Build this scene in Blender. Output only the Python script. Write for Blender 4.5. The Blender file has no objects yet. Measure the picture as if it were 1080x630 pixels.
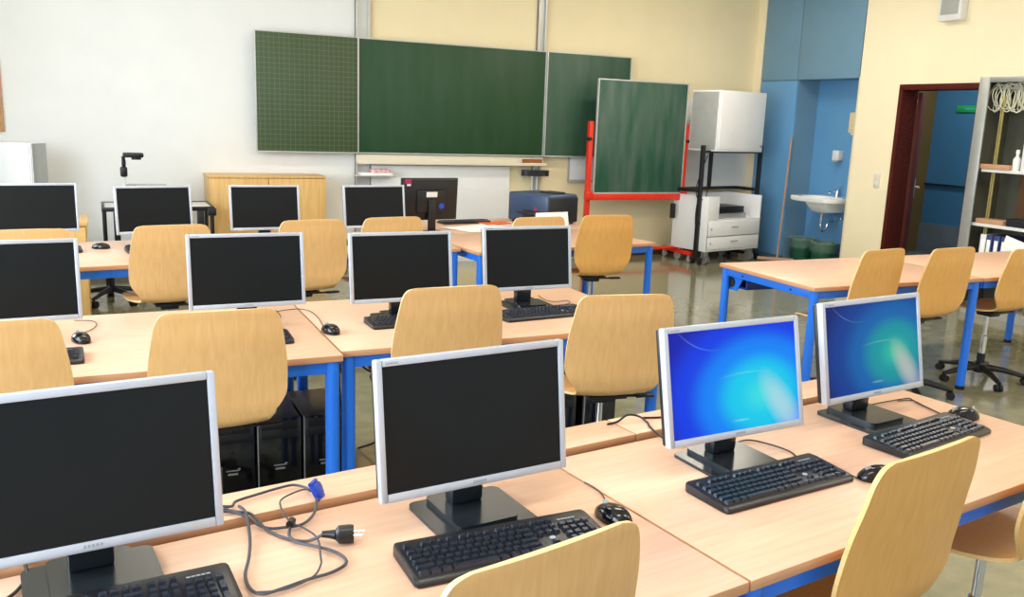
import bpy, bmesh, math, random
from mathutils import Vector, Matrix
random.seed(7)
C = bpy.context.scene.collection
PI = math.pi
R = math.radians

# ------------------------------------------------------------------ materials
def lin(c):
    out = []
    for v in c[:3]:
        v = v / 255.0
        out.append(v / 12.92 if v <= 0.04045 else ((v + 0.055) / 1.055) ** 2.4)
    return (*out, 1.0)

MATS = {}
def mat(name, rgb, rough=0.5, metal=0.0, var=0.06, scale=8.0, stretch=(1, 1, 1), bump=0.0, coat=0.0, rvar=0.0, alpha=1.0, trans=0.0, spec=0.5, rgb2=None, detail=4.0):
    if name in MATS:
        return MATS[name]
    m = bpy.data.materials.new(name); m.use_nodes = True
    nt = m.node_tree; N = nt.nodes; Lk = nt.links
    b = N['Principled BSDF']
    tc = N.new('ShaderNodeTexCoord'); mp = N.new('ShaderNodeMapping')
    mp.inputs['Scale'].default_value = stretch
    nz = N.new('ShaderNodeTexNoise'); nz.inputs['Scale'].default_value = scale; nz.inputs['Detail'].default_value = detail
    Lk.new(tc.outputs['Object'], mp.inputs[0]); Lk.new(mp.outputs[0], nz.inputs['Vector'])
    cr = N.new('ShaderNodeValToRGB')
    c = lin(rgb); d = lin(rgb2) if rgb2 else None
    cr.color_ramp.elements[0].position = 0.3; cr.color_ramp.elements[1].position = 0.7
    cr.color_ramp.elements[0].color = (*[max(0, x * (1 - var)) for x in c[:3]], 1)
    cr.color_ramp.elements[1].color = d if d else (*[min(1, x * (1 + var)) for x in c[:3]], 1)
    Lk.new(nz.outputs[0], cr.inputs[0]); Lk.new(cr.outputs[0], b.inputs['Base Color'])
    b.inputs['Roughness'].default_value = rough; b.inputs['Metallic'].default_value = metal
    b.inputs['Coat Weight'].default_value = coat; b.inputs['Coat Roughness'].default_value = 0.12
    b.inputs['Specular IOR Level'].default_value = spec
    b.inputs['Alpha'].default_value = alpha; b.inputs['Transmission Weight'].default_value = trans
    if bump:
        bp = N.new('ShaderNodeBump'); bp.inputs['Strength'].default_value = bump; bp.inputs['Distance'].default_value = 0.01
        Lk.new(nz.outputs[0], bp.inputs['Height']); Lk.new(bp.outputs[0], b.inputs['Normal'])
    if rvar:
        mr = N.new('ShaderNodeMapRange'); mr.inputs['To Min'].default_value = rough - rvar; mr.inputs['To Max'].default_value = rough + rvar
        Lk.new(nz.outputs[0], mr.inputs[0]); Lk.new(mr.outputs[0], b.inputs['Roughness'])
    MATS[name] = m
    return m

M_wall   = mat('wall_paint_white', (238, 240, 240), .75, var=.02, scale=3)
M_creamb = mat('wall_paint_cream_deep', (247, 232, 192), .75, var=.02, scale=3)
M_cream  = mat('wall_paint_cream', (248, 234, 200), .7, var=.02, scale=3)
M_ceil   = mat('ceiling_paint', (232, 222, 198), .8, var=.02, scale=3)
M_floor  = mat('floor_linoleum', (134, 133, 108), .11, var=.10, scale=9, rvar=.04, coat=.3, rgb2=(150, 147, 120), detail=8)
M_desk   = mat('desk_beech', (221, 178, 151), .33, var=.035, scale=3.5, stretch=(1.2, 16, 16), rgb2=(229, 190, 165), detail=6)
M_edge   = mat('desk_edge_beech', (204, 152, 112), .4, var=.08, scale=5, stretch=(1, 20, 20))
M_ply    = mat('chair_plywood', (228, 178, 116), .36, var=.03, scale=4, stretch=(22, 22, 1.0), rgb2=(234, 188, 128), coat=.1, detail=6)
M_plyed  = mat('plywood_edge', (236, 205, 150), .45, var=.1, scale=12, stretch=(1, 1, 10))
M_blue   = mat('blue_powder_coat', (30, 116, 232), .35, var=.04, scale=6, coat=.2)
M_blued  = mat('dark_blue_steel', (22, 62, 140), .4, var=.05, scale=6)
M_silver = mat('monitor_silver_plastic', (188, 196, 210), .36, metal=.25, var=.03, scale=30)
M_blackp = mat('black_plastic', (20, 21, 24), .4, var=.15, scale=40)
M_blackg = mat('black_gloss', (12, 13, 16), .14, var=.1, scale=20)
M_key    = mat('keyboard_key_plastic', (40, 45, 57), .27, var=.2, scale=60)
M_kbody  = mat('keyboard_body_plastic', (24, 26, 33), .34, var=.15, scale=40)
M_screen = mat('screen_off_dark', (19, 23, 25), .36, var=.12, scale=2, spec=.2)
M_base   = mat('stand_dark_plastic', (30, 36, 42), .2, var=.1, scale=10)
M_chrome = mat('chrome', (220, 222, 225), .12, metal=1, var=.03, scale=10)
M_steel  = mat('grey_steel', (175, 178, 178), .35, metal=.6, var=.05, scale=14)
M_grey   = mat('grey_paint', (170, 172, 168), .45, var=.05, scale=10)
M_white  = mat('white_lacquer', (238, 240, 243), .35, var=.02, scale=6)
M_whitep = mat('white_plastic', (226, 228, 228), .4, var=.03, scale=12)
M_paper  = mat('paper_white', (250, 250, 250), .7, var=.02, scale=20)
M_orange = mat('paper_orange', (235, 105, 50), .6, var=.1, scale=20)
M_pink   = mat('paper_pink', (226, 90, 110), .6, var=.25, scale=25, rgb2=(245, 225, 225))
M_red    = mat('red_powder_coat', (226, 46, 22), .35, var=.04, scale=8, coat=.2)
M_cup    = mat('cupboard_blue_laminate', (108, 146, 172), .42, var=.04, scale=2)
M_cupb   = mat('niche_blue_laminate', (98, 154, 202), .4, var=.04, scale=2)
M_cabw   = mat('cabinet_beech', (222, 176, 105), .4, var=.08, scale=3, stretch=(12, 12, 1), rgb2=(232, 190, 122))
M_navy   = mat('printer_navy_plastic', (50, 70, 102), .3, var=.08, scale=14)
M_navyd  = mat('printer_dark_plastic', (22, 28, 40), .35, var=.08, scale=14)
M_brown  = mat('door_brown_wood', (78, 22, 12), .55, var=.18, scale=3, stretch=(10, 10, 1), spec=.2)
M_corr   = mat('corridor_blue', (52, 104, 142), .4, var=.05, scale=2)
M_olive  = mat('corridor_olive', (84, 70, 34), .5, var=.15, scale=2)
M_cfloor = mat('corridor_floor', (92, 104, 112), .15, var=.1, scale=3)
M_green  = mat('sign_green', (20, 150, 80), .4, var=.05, scale=10)
M_dgreen = mat('bin_green_plastic', (20, 82, 60), .4, var=.1, scale=10)
M_brass  = mat('brass_strip', (160, 148, 90), .4, metal=.4, var=.1, scale=20)
M_cabin  = mat('cabinet_inner_grey', (92, 92, 78), .5, var=.1, scale=6)
M_board  = mat('hardboard_brown', (110, 78, 48), .6, var=.15, scale=6)
M_cable  = mat('cable_beige', (205, 205, 180), .5, var=.1, scale=20)
M_cableb = mat('cable_black', (24, 24, 28), .45, var=.1, scale=30)
M_cableg = mat('cable_grey', (66, 68, 78), .4, var=.1, scale=30)
M_vga    = mat('vga_blue', (30, 70, 200), .35, var=.05, scale=20)
M_binder = mat('binder_blue', (48, 64, 116), .45, var=.06, scale=12)
M_alu    = mat('aluminium_rail', (200, 202, 200), .35, metal=.35, var=.04, scale=8)
M_cork   = mat('cork', (190, 150, 90), .8, var=.2, scale=40)
M_base_b = mat('baseboard_dark', (74, 48, 32), .45, var=.1, scale=6)
M_porc   = mat('porcelain', (244, 245, 246), .12, var=.01, scale=4, coat=.4)
M_towel  = mat('towel_beige', (225, 205, 160), .6, var=.04, scale=10)
M_wstick = mat('raw_wood', (190, 145, 110), .55, var=.12, scale=6)
M_sponge = mat('sponge_brown', (150, 90, 40), .8, var=.2, scale=40)
M_rub    = mat('rubber_black', (18, 18, 18), .7, var=.1, scale=30)
M_mag    = mat('sticker_magenta', (170, 30, 90), .5, var=.1, scale=30)
M_bag    = mat('bin_bag_clear', (215, 235, 225), .25, var=.1, scale=12, alpha=.10, bump=.6)
M_mark   = mat('grey_print', (150, 156, 166), .5, var=.05, scale=30)
M_glass  = mat('window_glass', (235, 245, 250), .05, var=.01, scale=3, alpha=.15)
M_stray  = mat('tray_cream', (228, 220, 200), .45, var=.03, scale=8)

def chalk(name, rgb, grid=None, smear=.25):
    m = bpy.data.materials.new(name); m.use_nodes = True
    nt = m.node_tree; N = nt.nodes; Lk = nt.links; b = N['Principled BSDF']
    tc = N.new('ShaderNodeTexCoord'); mp = N.new('ShaderNodeMapping'); mp.inputs['Scale'].default_value = (3.2, 3, .55)
    nz = N.new('ShaderNodeTexNoise'); nz.inputs['Scale'].default_value = 2.4; nz.inputs['Detail'].default_value = 5
    Lk.new(tc.outputs['Object'], mp.inputs[0]); Lk.new(mp.outputs[0], nz.inputs['Vector'])
    cr = N.new('ShaderNodeValToRGB'); c = lin(rgb)
    cr.color_ramp.elements[0].position = .35; cr.color_ramp.elements[0].color = c
    cr.color_ramp.elements[1].position = .8; cr.color_ramp.elements[1].color = (*[x * (1 - smear) + .32 * smear for x in c[:3]], 1)
    Lk.new(nz.outputs[0], cr.inputs[0]); last = cr.outputs[0]
    if grid:
        sx = N.new('ShaderNodeSeparateXYZ'); Lk.new(tc.outputs['Object'], sx.inputs[0])
        hit = None
        for ax in ('X', 'Z'):
            dv = N.new('ShaderNodeMath'); dv.operation = 'DIVIDE'; dv.inputs[1].default_value = grid; Lk.new(sx.outputs[ax], dv.inputs[0])
            fr = N.new('ShaderNodeMath'); fr.operation = 'FRACT'; Lk.new(dv.outputs[0], fr.inputs[0])
            lt = N.new('ShaderNodeMath'); lt.operation = 'LESS_THAN'; lt.inputs[1].default_value = .09; Lk.new(fr.outputs[0], lt.inputs[0])
            if hit is None: hit = lt.outputs[0]
            else:
                mx = N.new('ShaderNodeMath'); mx.operation = 'MAXIMUM'; Lk.new(hit, mx.inputs[0]); Lk.new(lt.outputs[0], mx.inputs[1]); hit = mx.outputs[0]
        mi = N.new('ShaderNodeMix'); mi.data_type = 'RGBA'; mi.inputs['B'].default_value = lin((120, 134, 92))
        sc = N.new('ShaderNodeMath'); sc.operation = 'MULTIPLY'; sc.inputs[1].default_value = .55; Lk.new(hit, sc.inputs[0])
        Lk.new(sc.outputs[0], mi.inputs['Factor']); Lk.new(last, mi.inputs['A']); last = mi.outputs['Result']
    Lk.new(last, b.inputs['Base Color']); b.inputs['Roughness'].default_value = .5
    return m
M_chalkC = chalk('chalkboard_green', (16, 66, 32), smear=.06)
M_chalkL = chalk('chalkboard_ruled', (56, 78, 48), grid=.05, smear=.05)
M_chalkR = chalk('chalkboard_dusty', (44, 82, 60), smear=.12)
M_chalkM = chalk('chalkboard_wiped', (26, 80, 60), smear=.3)

def desktop_picture(name, stops, painted_reflection, gx, gz, strength):
    """luminous desktop: radial gradient in the panel's own plane plus two thin arcs and a painted window reflection"""
    m = bpy.data.materials.new(name); m.use_nodes = True
    nt = m.node_tree; N = nt.nodes; Lk = nt.links
    for n in list(N): N.remove(n)
    out = N.new('ShaderNodeOutputMaterial'); b = N.new('ShaderNodeBsdfPrincipled')
    Lk.new(b.outputs[0], out.inputs[0])
    b.inputs['Base Color'].default_value = (.01, .012, .02, 1); b.inputs['Roughness'].default_value = .55; b.inputs['Specular IOR Level'].default_value = .05
    tc = N.new('ShaderNodeTexCoord')
    def dist(cx, cz, sx, sz, rot=0.0):
        mp = N.new('ShaderNodeMapping'); mp.vector_type = 'TEXTURE'
        mp.inputs['Location'].default_value = (cx, 0, cz); mp.inputs['Rotation'].default_value = (0, rot, 0); mp.inputs['Scale'].default_value = (sx, 1, sz)
        Lk.new(tc.outputs['Object'], mp.inputs[0])
        v = N.new('ShaderNodeVectorMath'); v.operation = 'MULTIPLY'; v.inputs[1].default_value = (1, 0, 1); Lk.new(mp.outputs[0], v.inputs[0])
        l = N.new('ShaderNodeVectorMath'); l.operation = 'LENGTH'; Lk.new(v.outputs[0], l.inputs[0])
        return l.outputs['Value']
    d = dist(gx, gz, .36, .26)
    cr = N.new('ShaderNodeValToRGB'); el = cr.color_ramp.elements
    cr.color_ramp.interpolation = 'EASE'
    el[0].position = stops[0][0]; el[0].color = lin(stops[0][1]); el[1].position = stops[-1][0]; el[1].color = lin(stops[-1][1])
    for p, c in stops[1:-1]:
        e = el.new(p); e.color = lin(c)
    Lk.new(d, cr.inputs[0]); last = cr.outputs[0]
    def add(val, c, amt):
        nonlocal last
        k = N.new('ShaderNodeMath'); k.operation = 'MULTIPLY'; k.inputs[1].default_value = amt; Lk.new(val, k.inputs[0])
        mi = N.new('ShaderNodeMix'); mi.data_type = 'RGBA'; mi.inputs['B'].default_value = lin(c)
        Lk.new(k.outputs[0], mi.inputs['Factor']); Lk.new(last, mi.inputs['A']); last = mi.outputs['Result']
    def ramp(val, pts):
        r = N.new('ShaderNodeValToRGB'); e = r.color_ramp.elements
        e[0].position, e[0].color = pts[0][0], (pts[0][1],) * 3 + (1,); e[1].position, e[1].color = pts[-1][0], (pts[-1][1],) * 3 + (1,)
        for p, v in pts[1:-1]:
            q = e.new(p); q.color = (v, v, v, 1)
        Lk.new(val, r.inputs[0]); return r.outputs[0]
    def mul(p, q):
        k = N.new('ShaderNodeMath'); k.operation = 'MULTIPLY'; Lk.new(p, k.inputs[0]); Lk.new(q, k.inputs[1]); return k.outputs[0]
    # pale window reflection painted into the emission, towards the lower right corner
    add(ramp(dist(.158, .050, .052, .130, R(-36)), [(0, 1), (.35, .85), (1, 0)]), painted_reflection, .72)
    # fine arcs, each fading out along its length
    add(mul(ramp(dist(-.06, .43, .30, .34), [(.617, 0), (.625, 1), (.633, 0)]), ramp(dist(-.15, .225, .12, .08), [(0, 1), (1, 0)])), (150, 220, 245), .3)
    add(mul(ramp(dist(.04, -.30, .8, .72), [(.621, 0), (.625, 1), (.629, 0)]), ramp(dist(.03, .15, .10, .05), [(0, 1), (1, 0)])), (170, 235, 250), .3)
    add(ramp(dist(.01, .025, .035, .004), [(0, 1), (.6, .6), (1, 0)]), (200, 240, 250), .3)
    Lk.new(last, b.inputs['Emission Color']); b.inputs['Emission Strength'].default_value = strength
    return m
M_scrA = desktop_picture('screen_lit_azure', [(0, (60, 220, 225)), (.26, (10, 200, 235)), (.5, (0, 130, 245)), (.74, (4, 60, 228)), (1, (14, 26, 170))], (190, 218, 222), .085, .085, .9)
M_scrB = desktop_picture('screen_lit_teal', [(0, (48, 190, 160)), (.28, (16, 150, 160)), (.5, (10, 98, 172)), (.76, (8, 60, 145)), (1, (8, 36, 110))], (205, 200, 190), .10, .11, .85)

# ------------------------------------------------------------------ mesh builder
class MB:
    def __init__(s): s.v = []; s.f = []; s.m = []; s.mi = 0
    def raw(s, v, f):
        o = len(s.v); s.v += [tuple(p) for p in v]; s.f += [tuple(i + o for i in q) for q in f]; s.m += [s.mi] * len(f); return s
    def bm(s, b):
        b.verts.ensure_lookup_table(); b.verts.index_update()
        s.raw([v.co[:] for v in b.verts], [[v.index for v in f.verts] for f in b.faces]); b.free(); return s
    def box(s, x0, x1, y0, y1, z0, z1, bev=0.0, seg=2, M=None):
        b = bmesh.new(); bmesh.ops.create_cube(b, size=1)
        for v in b.verts: v.co = Vector((x0 + (v.co.x + .5) * (x1 - x0), y0 + (v.co.y + .5) * (y1 - y0), z0 + (v.co.z + .5) * (z1 - z0)))
        if bev: bmesh.ops.bevel(b, geom=b.edges[:], offset=bev, segments=seg, profile=.5, affect='EDGES')
        if M is not None: b.transform(M)
        return s.bm(b)
    def cyl(s, p0, p1, r0, r1=None, n=20, caps=True):
        return s.tube([p0, p1], [r0, r0 if r1 is None else r1], n, caps)
    def tube(s, pts, r, n=8, caps=True):
        pts = [Vector(p) for p in pts]; rs = r if isinstance(r, (list, tuple)) else [r] * len(pts)
        vs = []; fs = []; prev = None
        for i, p in enumerate(pts):
            t = (pts[min(i + 1, len(pts) - 1)] - pts[max(i - 1, 0)]).normalized()
            if prev is None:
                a = Vector((0, 0, 1)) if abs(t.z) < .9 else Vector((1, 0, 0))
                u = t.cross(a).normalized()
            else:
                u = (prev - t * prev.dot(t)).normalized()
            prev = u; w = t.cross(u)
            vs += [p + (u * math.cos(2 * PI * k / n) + w * math.sin(2 * PI * k / n)) * rs[i] for k in range(n)]
        for i in range(len(pts) - 1):
            for k in range(n):
                a = i * n + k; b2 = i * n + (k + 1) % n
                fs.append((a, b2, b2 + n, a + n))
        if caps: fs.append(tuple(range(n - 1, -1, -1))); fs.append(tuple((len(pts) - 1) * n + k for k in range(n)))
        return s.raw(vs, fs)
    def lathe(s, prof, c=(0, 0, 0), n=28, M=None):
        vs = []; fs = []
        for r, z in prof:
            for k in range(n):
                p = Vector((r * math.cos(2 * PI * k / n), r * math.sin(2 * PI * k / n), z))
                if M is not None: p = M @ p
                vs.append(p + Vector(c))
        m = len(prof)
        for i in range(m - 1):
            for k in range(n): fs.append((i * n + k, i * n + (k + 1) % n, (i + 1) * n + (k + 1) % n, (i + 1) * n + k))
        fs.append(tuple(range(n - 1, -1, -1))); fs.append(tuple((m - 1) * n + k for k in range(n)))
        return s.raw(vs, fs)
    def prism(s, poly, z0, z1, M=None):
        n = len(poly); vs = [Vector((x, y, z0)) for x, y in poly] + [Vector((x, y, z1)) for x, y in poly]
        if M is not None: vs = [M @ v for v in vs]
        fs = [tuple(range(n - 1, -1, -1)), tuple(range(n, 2 * n))] + [(i, (i + 1) % n, (i + 1) % n + n, i + n) for i in range(n)]
        return s.raw(vs, fs)
    def build(s, name, m, parent=None, smooth=True, loc=None, rot=None):
        me = bpy.data.meshes.new(name); me.from_pydata(s.v, [], s.f)
        for x in (m if isinstance(m, (list, tuple)) else [m]): me.materials.append(x)
        me.polygons.foreach_set('material_index', s.m)
        b = bmesh.new(); b.from_mesh(me); bmesh.ops.recalc_face_normals(b, faces=b.faces[:])
        if smooth:
            for f in b.faces: f.smooth = True
            for e in b.edges:
                if len(e.link_faces) == 2 and e.calc_face_angle(0) > R(34): e.smooth = False
        b.to_mesh(me); b.free(); me.update()
        o = bpy.data.objects.new(name, me); C.objects.link(o)
        if parent is not None: o.parent = parent
        if loc is not None: o.location = loc
        if rot is not None: o.rotation_euler = rot
        return o

def catmull(pts, k=6):
    P = [Vector(p) for p in pts]; out = []
    for i in range(len(P) - 1):
        p0 = P[max(i - 1, 0)]; p1 = P[i]; p2 = P[i + 1]; p3 = P[min(i + 2, len(P) - 1)]
        for j in range(k):
            t = j / k
            out.append(.5 * ((2 * p1) + (-p0 + p2) * t + (2 * p0 - 5 * p1 + 4 * p2 - p3) * t * t + (-p0 + 3 * p1 - 3 * p2 + p3) * t ** 3))
    out.append(P[-1]); return out

def tag(o, label=None, cat=None, group=None, kind=None):
    if label: o['label'] = label
    if cat: o['category'] = cat
    if group: o['group'] = group
    if kind: o['kind'] = kind
    return o
def thing(name, label, cat, loc=(0, 0, 0), rz=0.0, group=None):
    o = bpy.data.objects.new(name, None); C.objects.link(o); o.empty_display_size = .1
    o.location = loc; o.rotation_euler = (0, 0, rz)
    return tag(o, label, cat, group)
def copy_tree(o, parent=None):
    c = o.copy(); C.objects.link(c)
    if parent is not None: c.parent = parent
    for ch in list(o.children): copy_tree(ch, c)
    return c
def again(proto, loc, rz, label, first):
    o = proto if first else copy_tree(proto)
    o.location = loc; o.rotation_euler = (0, 0, rz); o['label'] = label
    return o
def struct(o): return tag(o, kind='structure')

# ------------------------------------------------------------------ the room
XW, YW = 7.8, 9.35          # right wall face, back wall face
XL, YF, ZC = -1.9, -1.2, 3.55
struct(MB().box(XL - .2, 12.2, YF, 11.4, -.1, 0).build('floor', M_floor))
w = MB(); w.box(XL, 2.5, YW, YW + .2, 0, ZC); w.mi = 1; w.box(2.5, 8.35, YW, YW + .2, 0, ZC)
struct(w.build('wall_back', [M_wall, M_creamb]))
struct(MB().box(XL - .2, 12.2, YF, 11.4, ZC, ZC + .1).build('ceiling', M_ceil))
w = MB()                      # right wall: door opening y 5.98..6.96, cupboard bay y 7.55..9.2
w.box(XW, XW + .2, YF, 6.02, 0, ZC); w.box(XW, XW + .2, 6.02, 6.92, 2.10, ZC); w.box(XW, XW + .2, 6.92, 7.55, 0, ZC)
w.box(XW, XW + .55, 9.21, YW, 0, ZC)
struct(w.build('wall_right', M_cream))
w = MB()                      # window wall on the left: three openings
for a, b in ((YF, -.6), (1.6, 2.2), (4.4, 5.0), (7.2, YW)): w.box(XL - .2, XL, a, b, 0, ZC)
for a, b in ((-.6, 1.6), (2.2, 4.4), (5.0, 7.2)): w.box(XL - .2, XL, a, b, 0, .9); w.box(XL - .2, XL, a, b, 2.9, ZC)
struct(w.build('wall_left', M_wall))
for i, (a, b) in enumerate(((-.6, 1.6), (2.2, 4.4), (5.0, 7.2))):
    m = MB(); xa, xb = XL - .14, XL - .08
    m.box(xa, xb, a, a + .07, .9, 2.9); m.box(xa, xb, b - .07, b, .9, 2.9); m.box(xa, xb, a, b, .9, .97); m.box(xa, xb, a, b, 2.83, 2.9)
    m.box(xa, xb, (a + b) / 2 - .04, (a + b) / 2 + .04, .9, 2.9)
    wn = struct(m.build('window_%d' % (i + 1), M_whitep))
    MB().box(XL - .115, XL - .105, a, b, .9, 2.9).build('pane', M_glass, wn)
w = MB(); w.box(XL, 2.42, YW - .018, YW, 0, .1, .004); w.box(4.75, 7.78, YW - .018, YW, 0, .1, .004); w.mi = 1; w.box(2.42, 4.75, YW - .018, YW, 0, .1, .004)
struct(w.build('baseboard_back', [M_base_b, M_whitep]))
struct(MB().box(XW - .018, XW, 6.98, 7.55, 0, .1, .004).build('baseboard_right', M_base_b))
# corridor seen through the door
struct(MB().box(10.5, 10.6, 4.6, 8.75, 0, ZC).build('wall_corridor', M_corr))
struct(MB().box(10.47, 10.5, 4.6, 8.75, .955, .975).build('trim_1', M_blackp))
struct(MB().box(10.47, 10.5, 4.6, 8.75, 0, .42).build('baseboard_corridor', M_cfloor))
struct(MB().box(9.3, 10.6, 8.75, 8.85, 0, ZC).build('wall_corridor_end', M_olive))
struct(MB().box(8.0, 12.0, 4.5, 11.2, .0, .004).build('floor_corridor', M_cfloor))
# door: frame, open leaf swung into the corridor
dr = bpy.data.objects.new('door_1', None); C.objects.link(dr); struct(dr); dr.location = (XW, 6.47, 0)
f = MB()
f.box(-.02, .22, .45, .50, 0, 2.10, .006); f.box(-.02, .22, -.50, -.45, 0, 2.10, .006); f.box(-.02, .22, -.50, .50, 2.09, 2.15, .006)
f.build('door_frame', M_brown, dr)
TL = Matrix.Translation((.22, .45, 0)) @ Matrix.Rotation(R(38), 4, 'Z')
lf = MB().box(0, .86, -.04, 0, .01, 2.08, .005, M=TL).build('door_leaf', M_brown, dr)
h = MB(); h.tube([TL @ Vector(p) for p in ((.79, -.04, 1.03), (.79, -.09, 1.03), (.74, -.095, 1.03), (.66, -.09, 1.03))], .009, 10); h.box(.765, .815, -.047, -.04, .9, 1.13, .003, M=TL)
h.build('door_handle', M_steel, lf)

# ------------------------------------------------------------------ desks
def desk(name, label, loc, rz, wd, dp, cat='table', group=None, tray=False, leaf=None, h=.75, addon=False):
    t = thing(name, label, cat, (loc[0], loc[1], 0), rz, group)
    x0 = 0
    def top(a, b, nm):
        q = MB(); q.box(a, b, 0, dp, h - .026, h, .004)
        o = q.build(nm, [M_desk, M_edge], t)
        for p in o.data.polygons:
            if abs(p.normal.z) < .5: p.material_index = 1
        return o
    if leaf:
        top(0, leaf - .001, 'extension_leaf'); x0 = leaf + .001
    top(x0, wd, 'tabletop')
    r = .027; i = .035
    for lx, ly in (((wd - i, i), (wd - i, dp - i)) if addon else ((i, i), (wd - i, i), (i, dp - i), (wd - i, dp - i))):
        l = MB(); l.cyl((lx, ly, .02), (lx, ly, h - .026), r, n=20)
        lo = l.build('leg', M_blue, t)
        MB().cyl((lx, ly, 0), (lx, ly, .025), r * 1.06, n=20).build('foot_cap', M_rub, lo)
    z0, z1 = h - .075, h - .028
    MB().box(i, wd - i, i - .014, i + .014, z0, z1, .003).build('rail', M_blue, t)
    MB().box(i, wd - i, dp - i - .014, dp - i + .014, z0, z1, .003).build('rail', M_blue, t)
    for lx in (i, wd - i):
        q = MB(); q.box(lx - .014, lx + .014, i, dp - i, z0, z1, .003)
        ro = q.build('rail', M_blue, t)
        s = MB()
        for ly in (.22, dp - .22):
            sg = -1 if lx < wd / 2 else 1
            s.cyl((lx + sg * .012, ly, z0 + .022), (lx + sg * .0165, ly, z0 + .022), .007, n=10)
        s.build('bolt', M_rub, ro)
    if tray:
        q = MB(); y = dp - .16
        q.box(.07, wd - .07, y - .05, y - .04, h - .145, h - .03); q.box(.07, wd - .07, y + .06, y + .07, h - .145, h - .03); q.box(.07, wd - .07, y - .05, y + .07, h - .15, h - .14)
        y += .035; tr = q.build('cable_tray', M_blued, t)
        for ex in (.055, wd - .065):
            MB().prism([(y - .09, h - .028), (y + .10, h - .028), (y + .10, h - .15), (y + .08, h - .168), (y + .0, h - .168)], ex, ex + .01,
                       Matrix(((0, 0, 1, 0), (1, 0, 0, 0), (0, 1, 0, 0), (0, 0, 0, 1)))).build('end_plate', M_blue, tr)
            MB().cyl((ex - .006, y + .052, h - .118), (ex + .016, y + .052, h - .118), .034, n=22).build('grommet', M_rub, tr)
    return t

TH = R(7.482)
ce, se = math.cos(TH), math.sin(TH)
SX, SY = 1.139, 1.24
def F(e, n, z=.75): return (SX + e * ce - n * se, SY + e * se + n * ce, z)
D = 'computer desks'
desk('computer_desk', 'beech desk with blue frame, nearest the camera, under the cable tangle', F(-1.5, 0), TH, 1.497, .715, group=D)
desk('computer_desk', 'beech desk under the two monitors with lit blue screens', F(0.002, 0), TH, 1.498, .715, group=D)
desk('computer_desk', 'beech desk in the second row with black computers beneath, behind two chair backs', (-.70, 3.14), 0, 1.497, .95, group=D, tray=True)
desk('computer_desk', 'beech desk in the second row carrying the two black monitors nearer the red board', (.803, 3.195), 0, 1.49, .93, group=D, tray=True)
desk('computer_desk', 'beech desk in the back row beside the trolley, mostly hidden by monitors', (-.738, 5.29), R(6), 1.497, 1.0, group=D)
desk('computer_desk', 'beech desk in the back row in front of the beech cupboard', (.760, 5.448), R(6), 1.497, 1.0, group=D)
desk('teacher_desk', 'beech desk with blue legs in front of the printer, two chairs pushed in', (2.302, 5.41), R(6), 1.55, .88, group=D)
desk('teacher_desk', 'beech desk carrying the navy printer and the rear-turned black monitor', (2.29, 6.305), R(6), 1.58, .86, group=D)
desk('side_table', 'long beech table with bare top and round cable grommet at its end', (3.70, 3.745), R(-1), 1.405, .89, group='tables by the door', tray=True)
desk('side_table', 'beech table continuing the bare table towards the grey cabinet', (5.108, 3.7195), R(-1), 1.55, .89, group='tables by the door', tray=True, addon=True)

def cable_board(e0, e1, label):
    t = thing('cable_board', label, 'board', (*F(e0, .732)[:2], 0), TH, 'boards behind the front desks')
    L = e1 - e0
    o = MB().box(0, L, 0, .138, .738, .764, .004).build('top_board', [M_desk, M_edge], t)
    for p in o.data.polygons:
        if abs(p.normal.z) < .5: p.material_index = 1
    for x in (.12, L - .12):
        l = MB().box(x - .02, x + .02, .06, .1, 0, .74, .004).build('leg', M_blue, t)
        MB().box(x - .035, x + .035, .045, .115, 0, .02, .003).build('foot_cap', M_rub, l)
cable_board(-1.5, .318, 'narrow beech board behind the nearest desk, cable tangle lying across it')
cable_board(.322, 1.5, 'narrow beech board behind the two lit blue monitors')

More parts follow.
